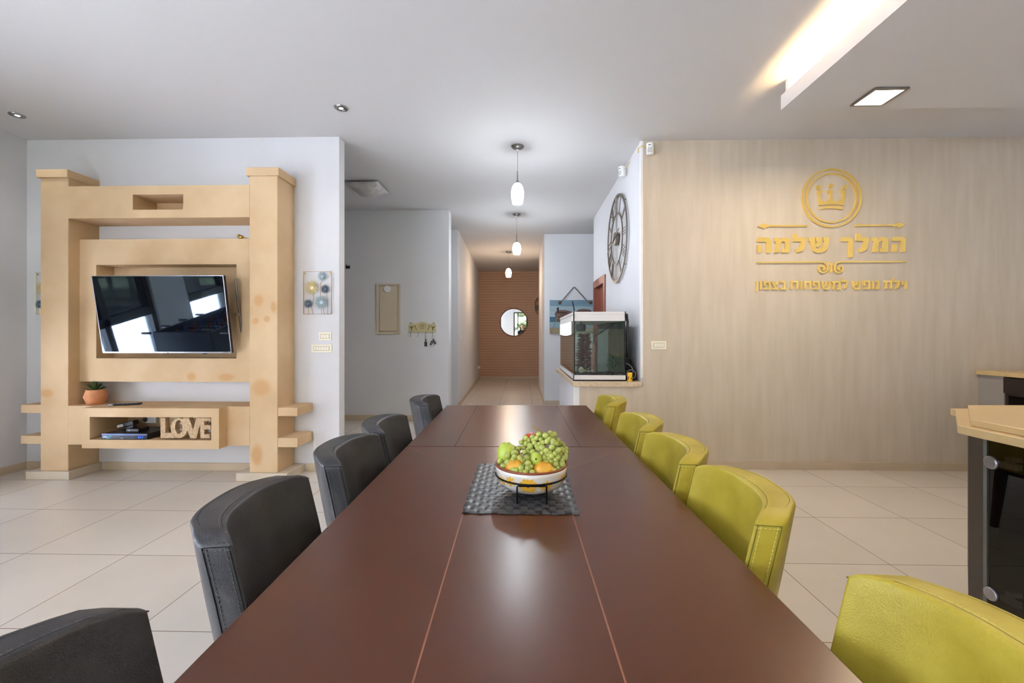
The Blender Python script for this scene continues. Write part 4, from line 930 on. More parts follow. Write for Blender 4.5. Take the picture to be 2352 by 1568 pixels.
# ------------------------------------------------------------------ kitchen island and side cabinet
isl = thing('kitchen_island', 'dark wenge kitchen island with a smoked glass door', 'cabinet', (2.2, 1.2, 0))
zt = .862
B().plan([(1.86, .2), (1.86, 1.66), (2.16, 2.0), (2.75, 2.0), (2.75, .2)], 0, .145).build('toe_kick', M['fabric_toe'], isl)
B().plan([(1.775, .2), (1.775, 1.68), (2.75, 1.68), (2.75, .2)], .145, .17).build('bottom_board', M['wenge'], isl)
B().plan([(1.79, .2), (1.79, 1.665), (2.75, 1.665), (2.75, .2)], .84, zt).build('top_rail', M['wenge'], isl)
B().box(1.79, 1.645, .17, 2.75, 1.665, .84).build('end_panel', M['wenge'], isl)
B().box(2.30, .22, .17, 2.32, 1.64, .84).build('back_panel', M['wenge'], isl)
B().plan([(1.775, 1.682), (1.815, 1.775), (1.84, 1.76), (1.80, 1.682)], .13, zt).build('corner_post', M['wenge'], isl)
B().plan([(1.815, 1.777), (2.125, 2.085), (2.30, 2.085), (2.30, 1.70), (1.84, 1.70), (1.845, 1.765)], .14, zt).build('chamfer_cabinet', M['wenge'], isl, bevel=.003)
hb = B()
for k, (za, zb) in enumerate(((.62, .80), (.42, .60), (.2, .40))):
    f0, f1 = .06, .02
    hb.tube([(1.815 + .31 * .20, 1.777 + .308 * .20 - .012, zb), (1.815 + .31 * .14, 1.777 + .308 * .14 - .016, (za + zb) / 2), (1.815 + .31 * .08, 1.777 + .308 * .08 - .012, za)], .006, 6)
hb.build('handle', M['chrome'], isl, smooth=True)
B().box(1.83, .24, .50, 2.29, 1.64, .508).build('glass_shelf', M['glass'], isl)
gd = B().box(1.768, .9, .155, 1.774, 1.676, .858).build('glass_door', M['cab_glass'], isl)
B().box(1.767, 1.664, .155, 1.7755, 1.6765, .858).build('glass_edge', mat('glass_edge', (112, 116, 112), .25), gd)
RYm = Matrix.Rotation(-PI / 2, 3, 'Y')
for z_ in (.757, .262):
    h_ = B().lathe([(.024, 0), (.024, .006), (.021, .009), (0, .009)], (1.768, 1.648, z_), 24, RYm).build('hinge_cap', M['silver'], gd, smooth='auto')
    B().box(1.776, 1.575, z_ - .010, 1.80, 1.63, z_ + .012).box(1.79, 1.60, z_ + .012, 1.83, 1.625, z_ + .03).build('hinge', mat('hinge_metal', (204, 204, 200), .3, .4), gd, bevel=.002)
ct = thing('island_countertop', 'beige two layer countertop on the kitchen island', 'countertop', (2.2, 1.2, .864))
B().plan([(1.66, .2), (1.65, 1.60), (1.655, 1.66), (1.985, 2.0), (2.0, 2.04), (2.9, 2.05), (2.9, .2)], .864, .895).build('lower_slab', M['beige_top'], ct, bevel=.003)
B().plan([(1.70, .2), (1.69, 1.58), (1.692, 1.65), (2.02, 1.98), (2.9, 2.0), (2.9, .2)], .8955, .92).build('upper_slab', M['beige_top'], ct, bevel=.004)
cb = thing('side_cabinet', 'dark drawer cabinet against the right wall', 'cabinet', (4.45, 3.3, 0))
B().box(4.19, 2.4, 0, 4.745, 3.78, .10).build('toe_kick', M['wenge'], cb)
frame_x = B().box(4.17, 2.4, .10, 4.745, 2.42, .88).box(4.17, 3.755, .10, 4.745, 3.778, .88).box(4.17, 2.42, .10, 4.745, 3.755, .12).box(4.70, 2.42, .12, 4.745, 3.755, .88).box(4.17, 2.42, .72, 4.70, 3.755, .738)
frame_x.build('carcass', M['wenge'], cb)
dr = B().box(4.148, 2.9, .742, 4.168, 3.776, .874).build('drawer', M['wenge'], cb, bevel=.002)
B().tube([(4.148, 3.56, .80), (4.12, 3.555, .807), (4.118, 3.46, .798), (4.118, 3.38, .80), (4.148, 3.37, .80)], .006).build('handle', M['silver'], dr, smooth=True)
B().box(4.165, 3.785, 0, 4.185, 3.985, .88).box(4.185, 3.785, .0, 4.74, 3.80, .88).build('filler_panel', mat('grey_filler', (158, 152, 146), .5), cb)
o = B().box(4.132, 2.3, .882, 4.748, 3.985, .92).build('cabinet_countertop', M['beige_top'], org=(4.4, 3.2, .882), bevel=.003)
tag(o, 'beige worktop along the right wall on the drawer cabinet', 'countertop')

# ------------------------------------------------------------------ dining tables
RT = Matrix.Rotation(.0145, 3, 'Z'); TC = Vector((-.012, 1.05, 0))
TX = lambda p: TC + RT @ (p - TC)
TZ = .75; hwid = .484
def table(name, label, ya, yb, seams, base_y):
    t = thing(name, label, 'table', tuple(TX(Vector((-.012, (ya + yb) / 2, 0)))))
    top = B(xf=TX).box(-.012 - hwid, ya, TZ - .036, -.012 + hwid, yb, TZ).build('tabletop', M['wood'], t, bevel=.0025)
    sm = B(xf=TX)
    for (xa, y_a, xb, y_b, w) in seams:
        d = Vector((xb - xa, y_b - y_a, 0)).normalized(); s_ = Vector((-d.y, d.x, 0)) * w / 2
        a, c = Vector((xa, y_a, TZ - .001)), Vector((xb, y_b, TZ - .001))
        sm.prism([a - s_, c - s_, c + s_, a + s_], (0, 0, .0013))
    sm.build('inlay_line', M['seam'] if ya < 1 else M['joint'], top)
    B(xf=TX).box(-.012 - .40, ya + .08, TZ - .09, -.012 - .375, yb - .08, TZ - .036).box(-.012 + .375, ya + .08, TZ - .09, -.012 + .40, yb - .08, TZ - .036).box(-.387, ya + .08, TZ - .09, .363, ya + .105, TZ - .036).box(-.387, yb - .105, TZ - .09, .363, yb - .08, TZ - .036).build('apron', M['wood_dark'], t)
    for y_ in base_y:
        p = B(xf=TX).box(-.062, y_ - .05, .05, .038, y_ + .05, TZ - .036).build('pedestal', M['wood_dark'], t, bevel=.006)
        B(xf=TX).box(-.085, y_ - .10, 0, .061, y_ + .10, .05).build('foot', M['wood_dark'], p, bevel=.006)
    return t
x_l, x_r = -.012 - .148, -.012 + .150
ym = 1.858 - .345
table('dining_table', 'near long mahogany dining table holding the fruit bowl', .10, 1.858,
      [(x_l, .10, x_l, ym + .01, .003), (x_r, .10, x_r, ym + .01, .003), (-.012 - hwid + .002, 1.856, x_l, ym, .002), (-.012 + hwid - .002, 1.856, x_r, ym, .002), (x_l, ym, x_r, ym, .002)], (.45, 1.50))
table('dining_table', 'far mahogany dining table pushed against the end of the near one', 1.864, 2.965,
      [(-.012 - .272, 1.864, -.012 - .272, 2.965, .0028), (-.012 + .276, 1.864, -.012 + .276, 2.965, .0028)], (2.15, 2.70))

# ------------------------------------------------------------------ dining chairs
ZT = .85
def make_chair(label, lm, tm, gm):
    """local: faces +x, x = 0 at the inner top of the back's ends"""
    t = thing('dining_chair', label, 'chair', (0, 0, 0))
    n = 20; hw = .198
    hs = [.40, .50, .60, .70, .78, .825, ZT]
    def lean(z): return (ZT - z) * .205
    inner, outer = [], []
    for i in range(n + 1):
        y = -hw + 2 * hw * i / n; q = abs(y) / hw
        xi = -.074 * (1 - q ** 2.6); inner.append((xi, y)); outer.append([xi - .077 + .014 * q ** 3, y * 1.01])
    sg = lambda i: -1 if i < n / 2 else 1
    for k, (dx, dy) in enumerate(((-.058, .004), (-.072, -.004), (-.088, -.020))):
        for i in (k, n - k):
            outer[i] = [dx, sg(i) * (hw + dy)]
    outer[3] = [-.104, -(hw - .045)]; outer[n - 3] = [-.104, hw - .045]
    loop = inner + outer[::-1]; m = len(loop)
    def ztop(y, z): return z - ((.005 * (abs(y) / hw) ** 3 + .012 * max(0, abs(y) / hw - .82) / .18 * max(0, abs(y) / hw - .82) / .18) * (z - .70) / .15 if z > .70 else 0)
    vs, fs = [], []
    for h in hs:
        for j, (x, y) in enumerate(loop):
            bl = .007 * math.sin(PI * (h - .40) / (ZT - .40)) * max(0, math.cos(PI / 2 * min(1, abs(y) / hw)))
            vs.append((x + lean(h) + (bl if j <= n else -bl), y, ztop(y, h)))
    for r in range(len(hs) - 1):
        for j in range(m):
            k = (j + 1) % m; fs.append((r * m + j, r * m + k, (r + 1) * m + k, (r + 1) * m + j))
    for r, rev in ((0, 1), (len(hs) - 1, 0)):
        for i in range(n): fs.append((r * m + i, r * m + i + 1, r * m + m - 2 - i, r * m + m - 1 - i))
    o = B().add(vs, fs).build('backrest', lm, t, smooth=True, bevel=.008, seg=4)
    gr, st = B(), B()
    def seam(pts, off=None, w=.0011):
        pts = [Vector(p) for p in pts]; gr.tube(pts, w, 5)
        if off is None: return
        for a, c in zip(pts, pts[1:]):
            a, c = a + Vector(off), c + Vector(off); L = (c - a).length; k = max(1, int(L / .0085))
            for q in range(k): st.tube([a + (c - a) * ((q + .15) / k), a + (c - a) * ((q + .8) / k)], .0009, 4)
    zt = lambda y: ztop(y, ZT) - .0006
    seam([(x - .012, y * .965, zt(y)) for x, y in inner], (-.006, 0, .0004))
    seam([(x + .012, y * .955, zt(y)) for x, y in outer[1:-1]], None)
    for s_ in (-1, 1):
        e = 0 if s_ < 0 else n; (xi, yi), (xo, yo) = inner[e], outer[e]
        col = lambda fr, h: Vector((xi + (xo - xi) * fr + lean(h), yi + (yo - yi) * fr + s_ * .0004, ztop(yi, h)))
        zz = (.42, .52, .62, .72, .79, .843)
        seam([col(.16, h) for h in zz], (-.007, s_ * .0012, 0)); seam([col(.98, h) for h in zz], (.007, 0, 0))
        seam([col(f_, .843) for f_ in (.06, .35, .65, .98)], (0, s_ * .0004, -.006))
    gr.build('seam', gm, o); st.build('stitching', tm, o)
    B().box(.02, -.205, .40, .40, .205, .475).build('seat', lm, t, smooth=True, bevel=.025, seg=4)
    B().box(.05, -.19, .35, .385, .19, .40).build('seat_frame', M['wood_dark'], t)
    for (x_, y_) in ((.365, -.17), (.365, .17), (.06, -.17), (.06, .17)):
        sx = .02 if x_ > .2 else -.05
        b = B(); a_, c_ = .022, .014
        b.add([(x_ - a_, y_ - a_, .36), (x_ + a_, y_ - a_, .36), (x_ + a_, y_ + a_, .36), (x_ - a_, y_ + a_, .36), (x_ + sx - c_, y_ - c_, 0), (x_ + sx + c_, y_ - c_, 0), (x_ + sx + c_, y_ + c_, 0), (x_ + sx - c_, y_ + c_, 0)],
              [(0, 1, 2, 3), (7, 6, 5, 4), (0, 4, 5, 1), (1, 5, 6, 2), (2, 6, 7, 3), (3, 7, 4, 0)])
        b.build('leg', M['wood_dark'], t)
    return t
ORD = ['nearest the camera', 'second from the camera', 'third from the camera', 'fourth from the camera', 'farthest from the camera']
for side, spots, lm, tm, colr in (
        ('left', ((-.545, .42, 2), (-.585, 1.01, 7.0), (-.568, 1.515, 1.8), (-.572, 1.943, 2.2), (-.543, 2.642, 2)), 'leather_black', 'thread_black', 'black'),
        ('right', ((.540, .536, 178), (.515, 1.13, 175.8), (.499, 1.563, 179), (.497, 2.02, 178.5), (.490, 2.655, 177)), 'leather_lime', 'thread_lime', 'lime green')):
    proto = make_chair('', M[lm], M[tm], M['seam_' + lm])
    for i, (x, y, a_) in enumerate(spots):
        c = proto if i == 0 else copy_tree(proto)
        c.location = (x, y, 0); c.rotation_euler = (0, 0, rad(a_))
        c['label'] = '%s leather dining chair %s in the row along the table' % (colr, ORD[i]); c['group'] = '%s chairs along the table' % colr

# ------------------------------------------------------------------ placemat, fruit bowl
pm_x0, pm_x1, pm_y0, pm_y1 = -.165, .155, 1.155, 1.600
nx, ny = 16, 20; b = B(); gx, gy = (pm_x1 - pm_x0) / nx, (pm_y1 - pm_y0) / ny
zb_ = TZ + .0008
q = 4; NXv, NYv = nx * q, ny * q; vs = []
def mat_h(u, v):
    i, j = int(u), int(v); fu, fv = u - i, v - j
    a = math.sin(PI * fu) ** .5; c = math.sin(PI * fv) ** .5
    return .0018 + (.0024 * (c if (i + j) % 2 else a))
for layer in (0, 1):
    for i in range(NXv + 1):
        for j in range(NYv + 1):
            u, v = min(nx - 1e-4, i / q), min(ny - 1e-4, j / q)
            wv = .0025 * math.sin(j * .5) * (1 if i in (0, NXv) else 0)
            vs.append((pm_x0 + gx * i / q + wv, pm_y0 + gy * j / q + (.002 * math.sin(i * .45) if j in (0, NYv) else 0), zb_ + (mat_h(u, v) if layer else 0)))
K = (NXv + 1) * (NYv + 1); fs = []
ix = lambda i, j, l: l * K + i * (NYv + 1) + j
for i in range(NXv):
    for j in range(NYv):
        fs.append((ix(i, j, 1), ix(i + 1, j, 1), ix(i + 1, j + 1, 1), ix(i, j + 1, 1)))
for i in range(NXv):
    for j in (0, NYv): fs.append((ix(i, j, 0), ix(i + 1, j, 0), ix(i + 1, j, 1), ix(i, j, 1)))
for j in range(NYv):
    for i in (0, NXv): fs.append((ix(i, j, 0), ix(i, j + 1, 0), ix(i, j + 1, 1), ix(i, j, 1)))
mm = mat('woven_charcoal', (70, 72, 76), .38); nt = mm.node_tree
ck_ = nt.nodes.new('ShaderNodeTexChecker'); tc = nt.nodes.new('ShaderNodeTexCoord'); mp = nt.nodes.new('ShaderNodeMapping')
mp.inputs['Scale'].default_value = (1 / gx, 1 / gy, .001); mp.inputs['Location'].default_value = (.0, .0, .5)
nt.links.new(tc.outputs['Object'], mp.inputs[0]); nt.links.new(mp.outputs[0], ck_.inputs[0]); ck_.inputs['Scale'].default_value = 1
ck_.inputs[1].default_value = rgb(76, 78, 81); ck_.inputs[2].default_value = rgb(36, 37, 40); nt.links.new(ck_.outputs[0], nt.nodes['Principled BSDF'].inputs['Base Color'])
o = b.add(vs, fs).build('placemat', mm, org=(pm_x0, pm_y0, zb_), smooth='auto', weld=False)
tag(o, 'woven charcoal placemat under the fruit bowl', 'placemat')

BX, BY, BZ = .027, 1.315, .768          # bowl centre, underside
prof = [(.0, .004), (.058, .0), (.066, .002), (.087, .011), (.100, .026), (.1065, .044), (.1095, .062), (.1105, .074)]
def bowl_r(z):
    for (r0, z0_), (r1, z1_) in zip(prof[2:], prof[3:]):
        if z0_ <= z <= z1_: return r0 + (r1 - r0) * (z - z0_) / (z1_ - z0_)
    return prof[-1][0]
fbowl = thing('fruit_bowl', 'white ceramic bowl with yellow painted flowers and brown rim', 'bowl', (BX, BY, BZ))
inner = [(r - .006 if r > .01 else r, z + .006) for r, z in prof[1:-1]]
inner = [(.1045, .074)] + inner[::-1] + [(0, .007)]
B().lathe([(0, .002)] + prof[1:] + inner, (BX, BY, BZ), 56).build('bowl_body', M['ceramic'], fbowl, smooth=True)
B().tube(circle((BX, BY, BZ + .0745), .1078, 64, (1, 0, 0), (0, 1, 0)), .0036, 8, closed=True).build('rim', M['rim_brown'], fbowl, smooth=True)
def bowl_pt(phi, z, off=.0006):
    r = bowl_r(z) + off; return Vector((BX + r * math.sin(phi), BY - r * math.cos(phi), BZ + z))
def flower(phi, zc, R_, n, seed):
    b = B(); rn = random.Random(seed)
    for k in range(n):
        a = 2 * PI * k / n + rn.uniform(-.1, .1); L = R_ * rn.uniform(.85, 1.0); w = R_ * .19; pts = []
        for t_, ww in ((.18, .35), (.5, .85), (.8, 1.0), (.95, .6), (1.0, 0), (.95, -.6), (.8, -1), (.5, -.85), (.18, -.35)):
            du = math.cos(a) * L * t_ - math.sin(a) * w * ww; dv_ = math.sin(a) * L * t_ + math.cos(a) * w * ww
            pts.append(bowl_pt(phi + du / .104, min(.073, max(.004, zc + dv_ * .85)), .0006))
        c = sum(pts, Vector()) / len(pts); c = bowl_pt(math.atan2(c.x - BX, -(c.y - BY)), c.z - BZ, .0009)
        m_ = len(pts); b.add(pts + [c], [(i, (i + 1) % m_, m_) for i in range(m_)])
    f_ = b.build('flower_motif', M['petal'], fbowl)
    b = B(); pts = [bowl_pt(phi + .14 * R_ * math.cos(2 * PI * k / 10) / .104, zc + .14 * R_ * math.sin(2 * PI * k / 10), .0012) for k in range(10)]
    b.add(pts, [list(range(10))]).build('flower_core', M['petal_core'], f_)
for phi, zc, R_, n_ in ((-.10, .038, .030, 12), (-.62, .046, .020, 8), (.42, .036, .022, 8), (-.98, .040, .018, 8), (1.05, .046, .018, 8), (1.9, .04, .024, 10), (2.7, .04, .026, 10), (-1.8, .04, .024, 10), (-2.5, .042, .022, 9)):
    flower(phi, zc, R_, n_, int(phi * 100) + 500)
bs = thing('bowl_stand', 'black wire stand holding the fruit bowl above the placemat', 'stand', (BX, BY, TZ + .004))
zr = BZ + .044
B().tube(circle((BX, BY, zr), .1085, 56, (1, 0, 0), (0, 1, 0)), .0026, 6, closed=True).build('ring', M['black_metal'], bs, smooth=True)
zf = TZ + .0085
for sy in (-1, 1):
    y_ = BY + sy * .098
    for sx in (-1, 1):
        x_ = BX + sx * .042
        yr = BY + sy * math.sqrt(.1085 ** 2 - .042 ** 2)
        B().tube([(x_ - sx * .03, yr + sy * .004, zr - .002), (x_ - sx * .004, yr + sy * .004, zr - .003), (x_, yr + sy * .004, zr - .007), (x_, y_ + sy * .004, zf + .02), (x_, y_ + sy * .003, zf - .002), (x_ , y_ - sy * .007, zf - .002), (x_, y_ - sy * .012, zf + .010), (x_, y_ - sy * .007, zf + .022), (x_, y_ + sy * .001, zf + .026)], .0026, 6).build('foot', M['black_metal'], bs, smooth=True)
    B().tube([(BX - .036, BY + sy * .107, zr - .0035), (BX + .036, BY + sy * .107, zr - .0035)], .0022, 6).build('cross_wire', M['black_metal'], bs)
B().tube([(BX - .042, BY - .10, zf + .012), (BX - .042, BY - .05, BZ - .005), (BX - .042, BY + .05, BZ - .005), (BX - .042, BY + .10, zf + .012)], .0026, 6).tube([(BX + .042, BY - .10, zf + .012), (BX + .042, BY - .05, BZ - .005), (BX + .042, BY + .05, BZ - .005), (BX + .042, BY + .10, zf + .012)], .0026, 6).build('cradle', M['black_metal'], bs)

# fruit: positions read on the heap's surface
def hit(cx_, cy_, C_, R_, zpl):
    r = ray(1060 + cx_ / 8.71, 960 + cy_ / 8.71); o_ = Vector((0, 0, H))
    inv = Vector((1 / R_[0], 1 / R_[1], 1 / R_[2])); a = Vector((r.x * inv.x, r.y * inv.y, r.z * inv.z)); q_ = o_ - Vector(C_); q_ = Vector((q_.x * inv.x, q_.y * inv.y, q_.z * inv.z))
    A2, B2, C2 = a.dot(a), 2 * a.dot(q_), q_.dot(q_) - 1; D = B2 * B2 - 4 * A2 * C2
    k = (-B2 - math.sqrt(D)) / (2 * A2) if D > 0 else -B2 / (2 * A2)
    p = o_ + r * k
    if zpl and p.z < zpl: p = o_ + r * ((zpl - H) / r.z)
    return p
GA = [(1555, 320, 58), (1680, 350, 60), (1420, 375, 52), (1505, 400, 52), (1280, 400, 55), (1760, 415, 45), (1590, 420, 45), (1460, 490, 50), (1290, 505, 58), (1195, 480, 48), (1390, 565, 58), (1555, 515, 40), (1630, 480, 45), (1715, 465, 58), (1835, 475, 65), (1895, 510, 50), (1610, 590, 58), (1530, 605, 50), (1810, 585, 60), (1935, 640, 60), (1700, 655, 55), (1430, 680, 65), (1610, 705, 50), (1760, 680, 45), (1865, 705, 50), (1805, 755, 58), (1735, 740, 40), (1655, 790, 52), (1930, 780, 52), (1890, 830, 52), (1790, 860, 45), (1690, 870, 58), (1875, 915, 60), (2010, 915, 65), (1775, 940, 50), (1925, 1005, 55), (1860, 1045, 50), (1745, 800, 40), (1350, 440, 48), (1500, 560, 46), (1340, 620, 46), (1240, 590, 44)]
GB = [(1145, 600, 58), (1030, 595, 58), (1265, 680, 50), (1330, 670, 40), (1045, 700, 55), (870, 680, 60), (920, 745, 60), (1060, 780, 55), (1165, 790, 50), (1230, 830, 50), (1310, 790, 60), (1030, 830, 48), (775, 865, 60), (820, 950, 55), (920, 890, 60), (1330, 905, 62), (1390, 970, 48), (1195, 990, 60), (1320, 1000, 58), (1045, 1040, 58), (1100, 1050, 55), (1190, 1085, 50), (1275, 1090, 65), (1415, 1095, 65)]
def bunch(label, G, C_, R_, zpl, fill, stem):
    g_ = thing('grape_bunch', label, 'grapes', (C_[0], C_[1], BZ + .05), 'grape bunches in the bowl'); k0 = 0
    for cx_, cy_, r_ in G:
        p = hit(cx_, cy_, C_, R_, zpl); rr = r_ / 8.71 * (p - Vector((0, 0, H))).length / F * 1.04
        rr *= .97
        R2 = Matrix.Rotation(random.uniform(0, 3), 3, 'X') @ Matrix.Rotation(random.uniform(0, 3), 3, 'Y')
        # keep the grape inside the bowl wall
        d = Vector((p.x - BX, p.y - BY)); lim = .103 - rr
        if p.z < BZ + .08 and d.length > lim: d = d.normalized() * lim; p = Vector((BX + d.x, BY + d.y, p.z))
        B().ell(p, (rr, rr * .97, rr * 1.10), 14, 9, R2).build('grape', M['grape'], g_, smooth=True)
    for k in range(fill):
        a = random.uniform(0, 2 * PI); e = random.uniform(-.1, 1.3)
        sc_k = .9 if k % 2 else .78
        p = Vector((C_[0] + sc_k * R_[0] * math.cos(a) * math.cos(e), C_[1] + sc_k * R_[1] * math.sin(a) * math.cos(e), C_[2] + sc_k * R_[2] * math.sin(e)))
        B().ell(p, random.uniform(.0085, .0105), 12, 8).build('grape', M['grape'], g_, smooth=True)
    B().tube(stem, .0016, 6).build('stalk', M['stem'], g_, smooth=True)
bunch('large bunch of green grapes heaped over the right of the bowl', GA, (.078, 1.325, .862), (.068, .062, .078), BZ + .074, 56,
      [(.075, 1.32, .92), (.055, 1.30, .945), (.038, 1.295, .953), (.028, 1.292, .958)])
bunch('smaller loose bunch of green grapes spilling over the front left', GB, (.002, 1.30, .835), (.070, .072, .052), BZ + .072, 24,
      [(-.012, 1.27, .905), (-.004, 1.245, .888), (.002, 1.235, .872), (.006, 1.225, .862)])
def fruit(name, label, cat, c, r, m, R_=None, calyx=False):
    o = B().ell(c, r, 20, 14, R_).build(name, m, org=tuple(c), smooth=True)
    return tag(o, label, cat)
fruit('green_apple', 'large pale green apple at the left edge of the bowl', 'apple', at(1163, 1041, Y=1.335), (.029, .034, .036), M['apple'])
o = thing('green_guava', 'small round green guava with dark calyx in the middle of the bowl', 'guava', (.042, 1.27, .84))
gc = at(1060 + 1490 / 8.71, 960 + 820 / 8.71, Y=1.265)
B().ell(gc, (.0195, .021, .020), 18, 12).build('guava_body', M['apple'], o, smooth=True)
cal = gc + (Vector((0, 0, H)) - gc).normalized() * .0203
B().ell(cal, (.003, .002, .003), 8, 6).build('calyx', M['soil'], o)
mg = at(1060 + 1640 / 8.71, 960 + 1030 / 8.71, Y=1.242)
fruit('mango', 'yellow mango with dark spots at the front right of the bowl', 'mango', mg + Vector((0, .008, -.006)), (.033, .026, .027), M['mango'])
mg = at(1060 + 1080 / 8.71, 960 + 970 / 8.71, Y=1.252)
fruit('mango', 'orange yellow mango under grapes at the front left of the bowl', 'mango', mg + Vector((0, .008, -.006)), (.031, .026, .028), M['mango'])
rf = at(1060 + 1400 / 8.71, 960 + 330 / 8.71, Y=1.36)
fruit('red_apple', 'red apple peeping out behind the top of the grapes', 'apple', rf + Vector((.0, 0, -.022)), (.030, .030, .028), M['redfruit'])

# ------------------------------------------------------------------ behind the camera: foosball table, hedge, photographer
ft = thing('foosball_table', 'dark foosball table by the left windows, seen in the television reflection', 'game table', (-3.81, 1.8, 0))
fx0, fx1, fy0, fy1 = -4.15, -3.48, 1.15, 2.42
navy = mat('navy_cabinet', (30, 36, 52), .4); green = mat('playfield_green', (38, 84, 72), .5)
frame = B().box(fx0, fy0, .62, fx0 + .03, fy1, .92).box(fx1 - .03, fy0, .62, fx1, fy1, .92).box(fx0 + .03, fy0, .62, fx1 - .03, fy0 + .03, .92).box(fx0 + .03, fy1 - .03, .62, fx1 - .03, fy1, .92)
frame.build('cabinet_body', navy, ft, bevel=.004)
B().box(fx0 + .03, fy0 + .03, .76, fx1 - .03, fy1 - .03, .78).build('playfield', green, ft)
for k in range(8):
    y_ = fy0 + .14 + k * (fy1 - fy0 - .28) / 7
    r_ = B().tube([(fx0 - .14, y_, .865), (fx1 + .14, y_, .865)], .008).build('rod', M['chrome'], ft, smooth=True)
    sx = fx0 - .20 if k % 2 else fx1 + .20
    B().tube([(sx - .05, y_, .865), (sx + .05, y_, .865)], .016).build('handle', M['black'], r_)
    for j in range(3):
        x_ = (fx0 + fx1) / 2 + (j - 1) * .17
        B().tube([(x_, y_, .89), (x_, y_, .80)], [.016, .012]).ell((x_, y_, .90), .014, 8, 6).build('player', mat('player_%s' % ('red' if k % 2 else 'blue'), (150, 50, 40) if k % 2 else (50, 70, 140), .5), r_)
for x_ in (fx0 + .05, fx1 - .05):
    for y_ in (fy0 + .06, fy1 - .06): B().box(x_ - .04, y_ - .04, 0, x_ + .04, y_ + .04, .62).build('leg', navy, ft)
b = B(); rn = random.Random(3)
for k in range(420):
    b.ell((rn.uniform(-1.6, 8), -7.5 + rn.uniform(-.5, .5), rn.uniform(-.1, 3.4)), (rn.uniform(.2, .5),) * 3, 7, 5)
o = b.build('garden_hedge', M['hedge'], org=(0, -7.5, -.1))
tag(o, 'green garden hedge outside the glazed back door', 'hedge', kind='stuff')

def skin_body(name, m, parent, verts, edges, radii, sub=2):
    me = bpy.data.meshes.new(name); o0 = ORG[parent.name]
    me.from_pydata([tuple(Vector(v) - o0) for v in verts], edges, []); me.materials.append(m)
    o = bpy.data.objects.new(name, me); COL.objects.link(o); o.parent = parent; ORG[o.name] = o0
    md = o.modifiers.new('skin', 'SKIN'); md.use_smooth_shade = True
    for i, r in enumerate(radii):
        sv = me.skin_vertices[0].data[i]; sv.radius = (r, r) if not isinstance(r, tuple) else r
    me.skin_vertices[0].data[0].use_root = True
    s_ = o.modifiers.new('sub', 'SUBSURF'); s_.levels = sub; s_.render_levels = sub
    return o
PXc, PYc = .02, -.62
pr = thing('person', 'person in a black t-shirt and dark jeans standing behind the camera, mirrored far away', 'person', (PXc, PYc, 0))
def Q(x, y, z): return (PXc + x, PYc + y, z)
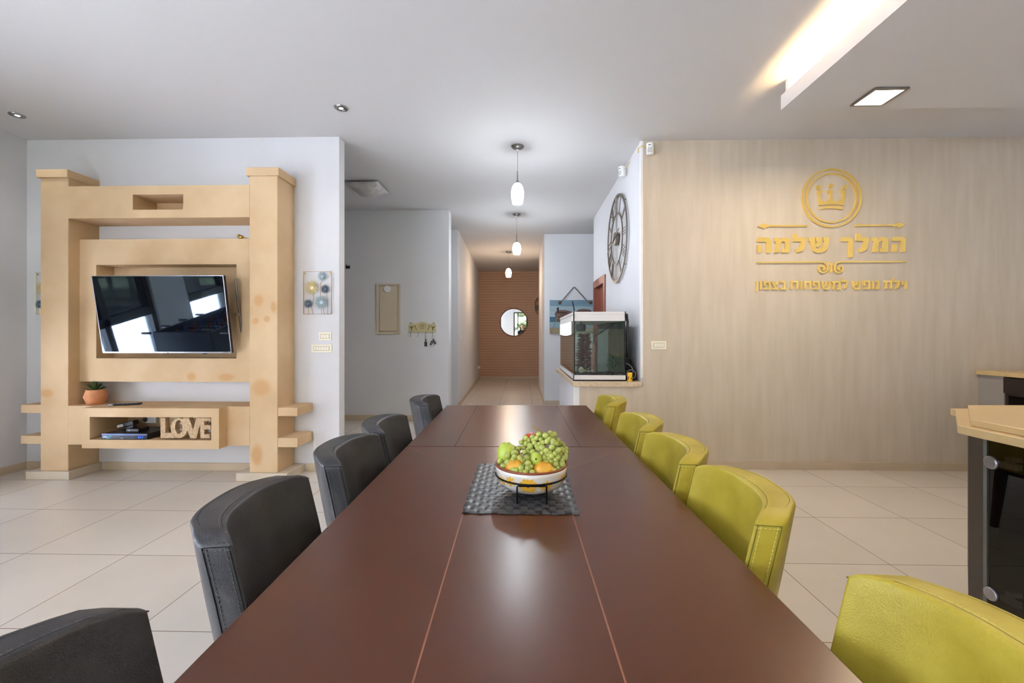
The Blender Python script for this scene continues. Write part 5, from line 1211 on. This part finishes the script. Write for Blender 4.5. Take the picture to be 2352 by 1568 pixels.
# 0 pelvis 1 waist 2 chest 3 neck base 4 neck 5 head
V = [Q(0, 0, 1.0), Q(0, 0, 1.14), Q(0, 0, 1.36), Q(0, 0, 1.50), Q(0, .01, 1.60), Q(0, .02, 1.68), Q(0, .02, 1.78)]
E_ = [(0, 1), (1, 2), (2, 3), (3, 4), (4, 5), (5, 6)]
Rd = [(.15, .11), (.145, .105), (.17, .115), (.09, .07), .055, .085, .08]
for s_ in (-1, 1):
    k = len(V)
    V += [Q(s_ * .10, 0, .93), Q(s_ * .11, .01, .52), Q(s_ * .115, -.01, .10), Q(s_ * .12, .09, .04), Q(s_ * .125, .17, .03)]
    E_ += [(0, k), (k, k + 1), (k + 1, k + 2), (k + 2, k + 3), (k + 3, k + 4)]; Rd += [.095, .062, .045, .042, .03]
    k = len(V)
    V += [Q(s_ * .19, 0, 1.47), Q(s_ * .25, .02, 1.19), Q(s_ * .17, .24, 1.13)]
    E_ += [(3, k), (k, k + 1), (k + 1, k + 2)]; Rd += [.07, .045, .032]
    w = len(V) - 1
    V += [Q(s_ * .145, .29, 1.135), Q(s_ * .12, .33, 1.14)]; E_ += [(w, w + 1), (w + 1, w + 2)]; Rd += [(.036, .02), (.034, .016)]
    for f_, (dx, L) in enumerate(((-.026, .065), (-.009, .075), (.009, .07), (.026, .055))):
        k = len(V)
        V += [Q(s_ * .12 + dx, .36, 1.142), Q(s_ * .118 + dx, .36 + L * .5, 1.135), Q(s_ * .116 + dx, .36 + L * .75, 1.112)]
        E_ += [(w + 2, k), (k, k + 1), (k + 1, k + 2)]; Rd += [.010, .009, .008]
    k = len(V); V += [Q(s_ * .145 - s_ * .05, .315, 1.155), Q(s_ * .145 - s_ * .07, .345, 1.15)]; E_ += [(w + 1, k), (k, k + 1)]; Rd += [.011, .009]
skin_body('body', M['skin'], pr, V, E_, Rd)
shV = [Q(0, 0, .93), Q(0, 0, 1.14), Q(0, 0, 1.36), Q(0, 0, 1.50), Q(-.19, 0, 1.475), Q(-.235, .012, 1.28), Q(.19, 0, 1.475), Q(.235, .012, 1.28)]
skin_body('t_shirt', M['cloth_black'], pr, shV, [(0, 1), (1, 2), (2, 3), (3, 4), (4, 5), (3, 6), (6, 7)], [(.20, .15), (.19, .145), (.20, .145), (.10, .085), .09, .07, .09, .07])
jV = [Q(0, 0, 1.02), Q(-.10, 0, .92), Q(-.11, .01, .52), Q(-.115, -.01, .10), Q(.10, 0, .92), Q(.11, .01, .52), Q(.115, -.01, .10)]
skin_body('jeans', M['jeans'], pr, jV, [(0, 1), (1, 2), (2, 3), (0, 4), (4, 5), (5, 6)], [(.165, .125), .11, .078, .062, .11, .078, .062])
B().ell(Q(0, .012, 1.745), (.098, .112, .135), 20, 14).build('head', M['skin'], pr, smooth=True)
B().ell(Q(0, -.008, 1.785), (.103, .108, .108), 18, 12).build('hair', M['hair'], pr, smooth=True)
B().ell(Q(0, .128, 1.735), (.016, .02, .026), 10, 8).build('nose', M['skin'], pr, smooth=True)
for s_ in (-1, 1):
    B().ell(Q(s_ * .037, .112, 1.752), (.014, .008, .009), 10, 8).build('eye', M['ivory'], pr, smooth=True)
    B().ell(Q(s_ * .1, .01, 1.745), (.012, .022, .034), 10, 8).build('ear', M['skin'], pr, smooth=True)
    B().ell(Q(s_ * .125, .10, .045), (.05, .14, .045), 14, 10).build('shoe', M['black'], pr, smooth=True)
B().ell(Q(0, .118, 1.685), (.028, .008, .007), 10, 8).build('mouth', M['redfruit'], pr, smooth=True)
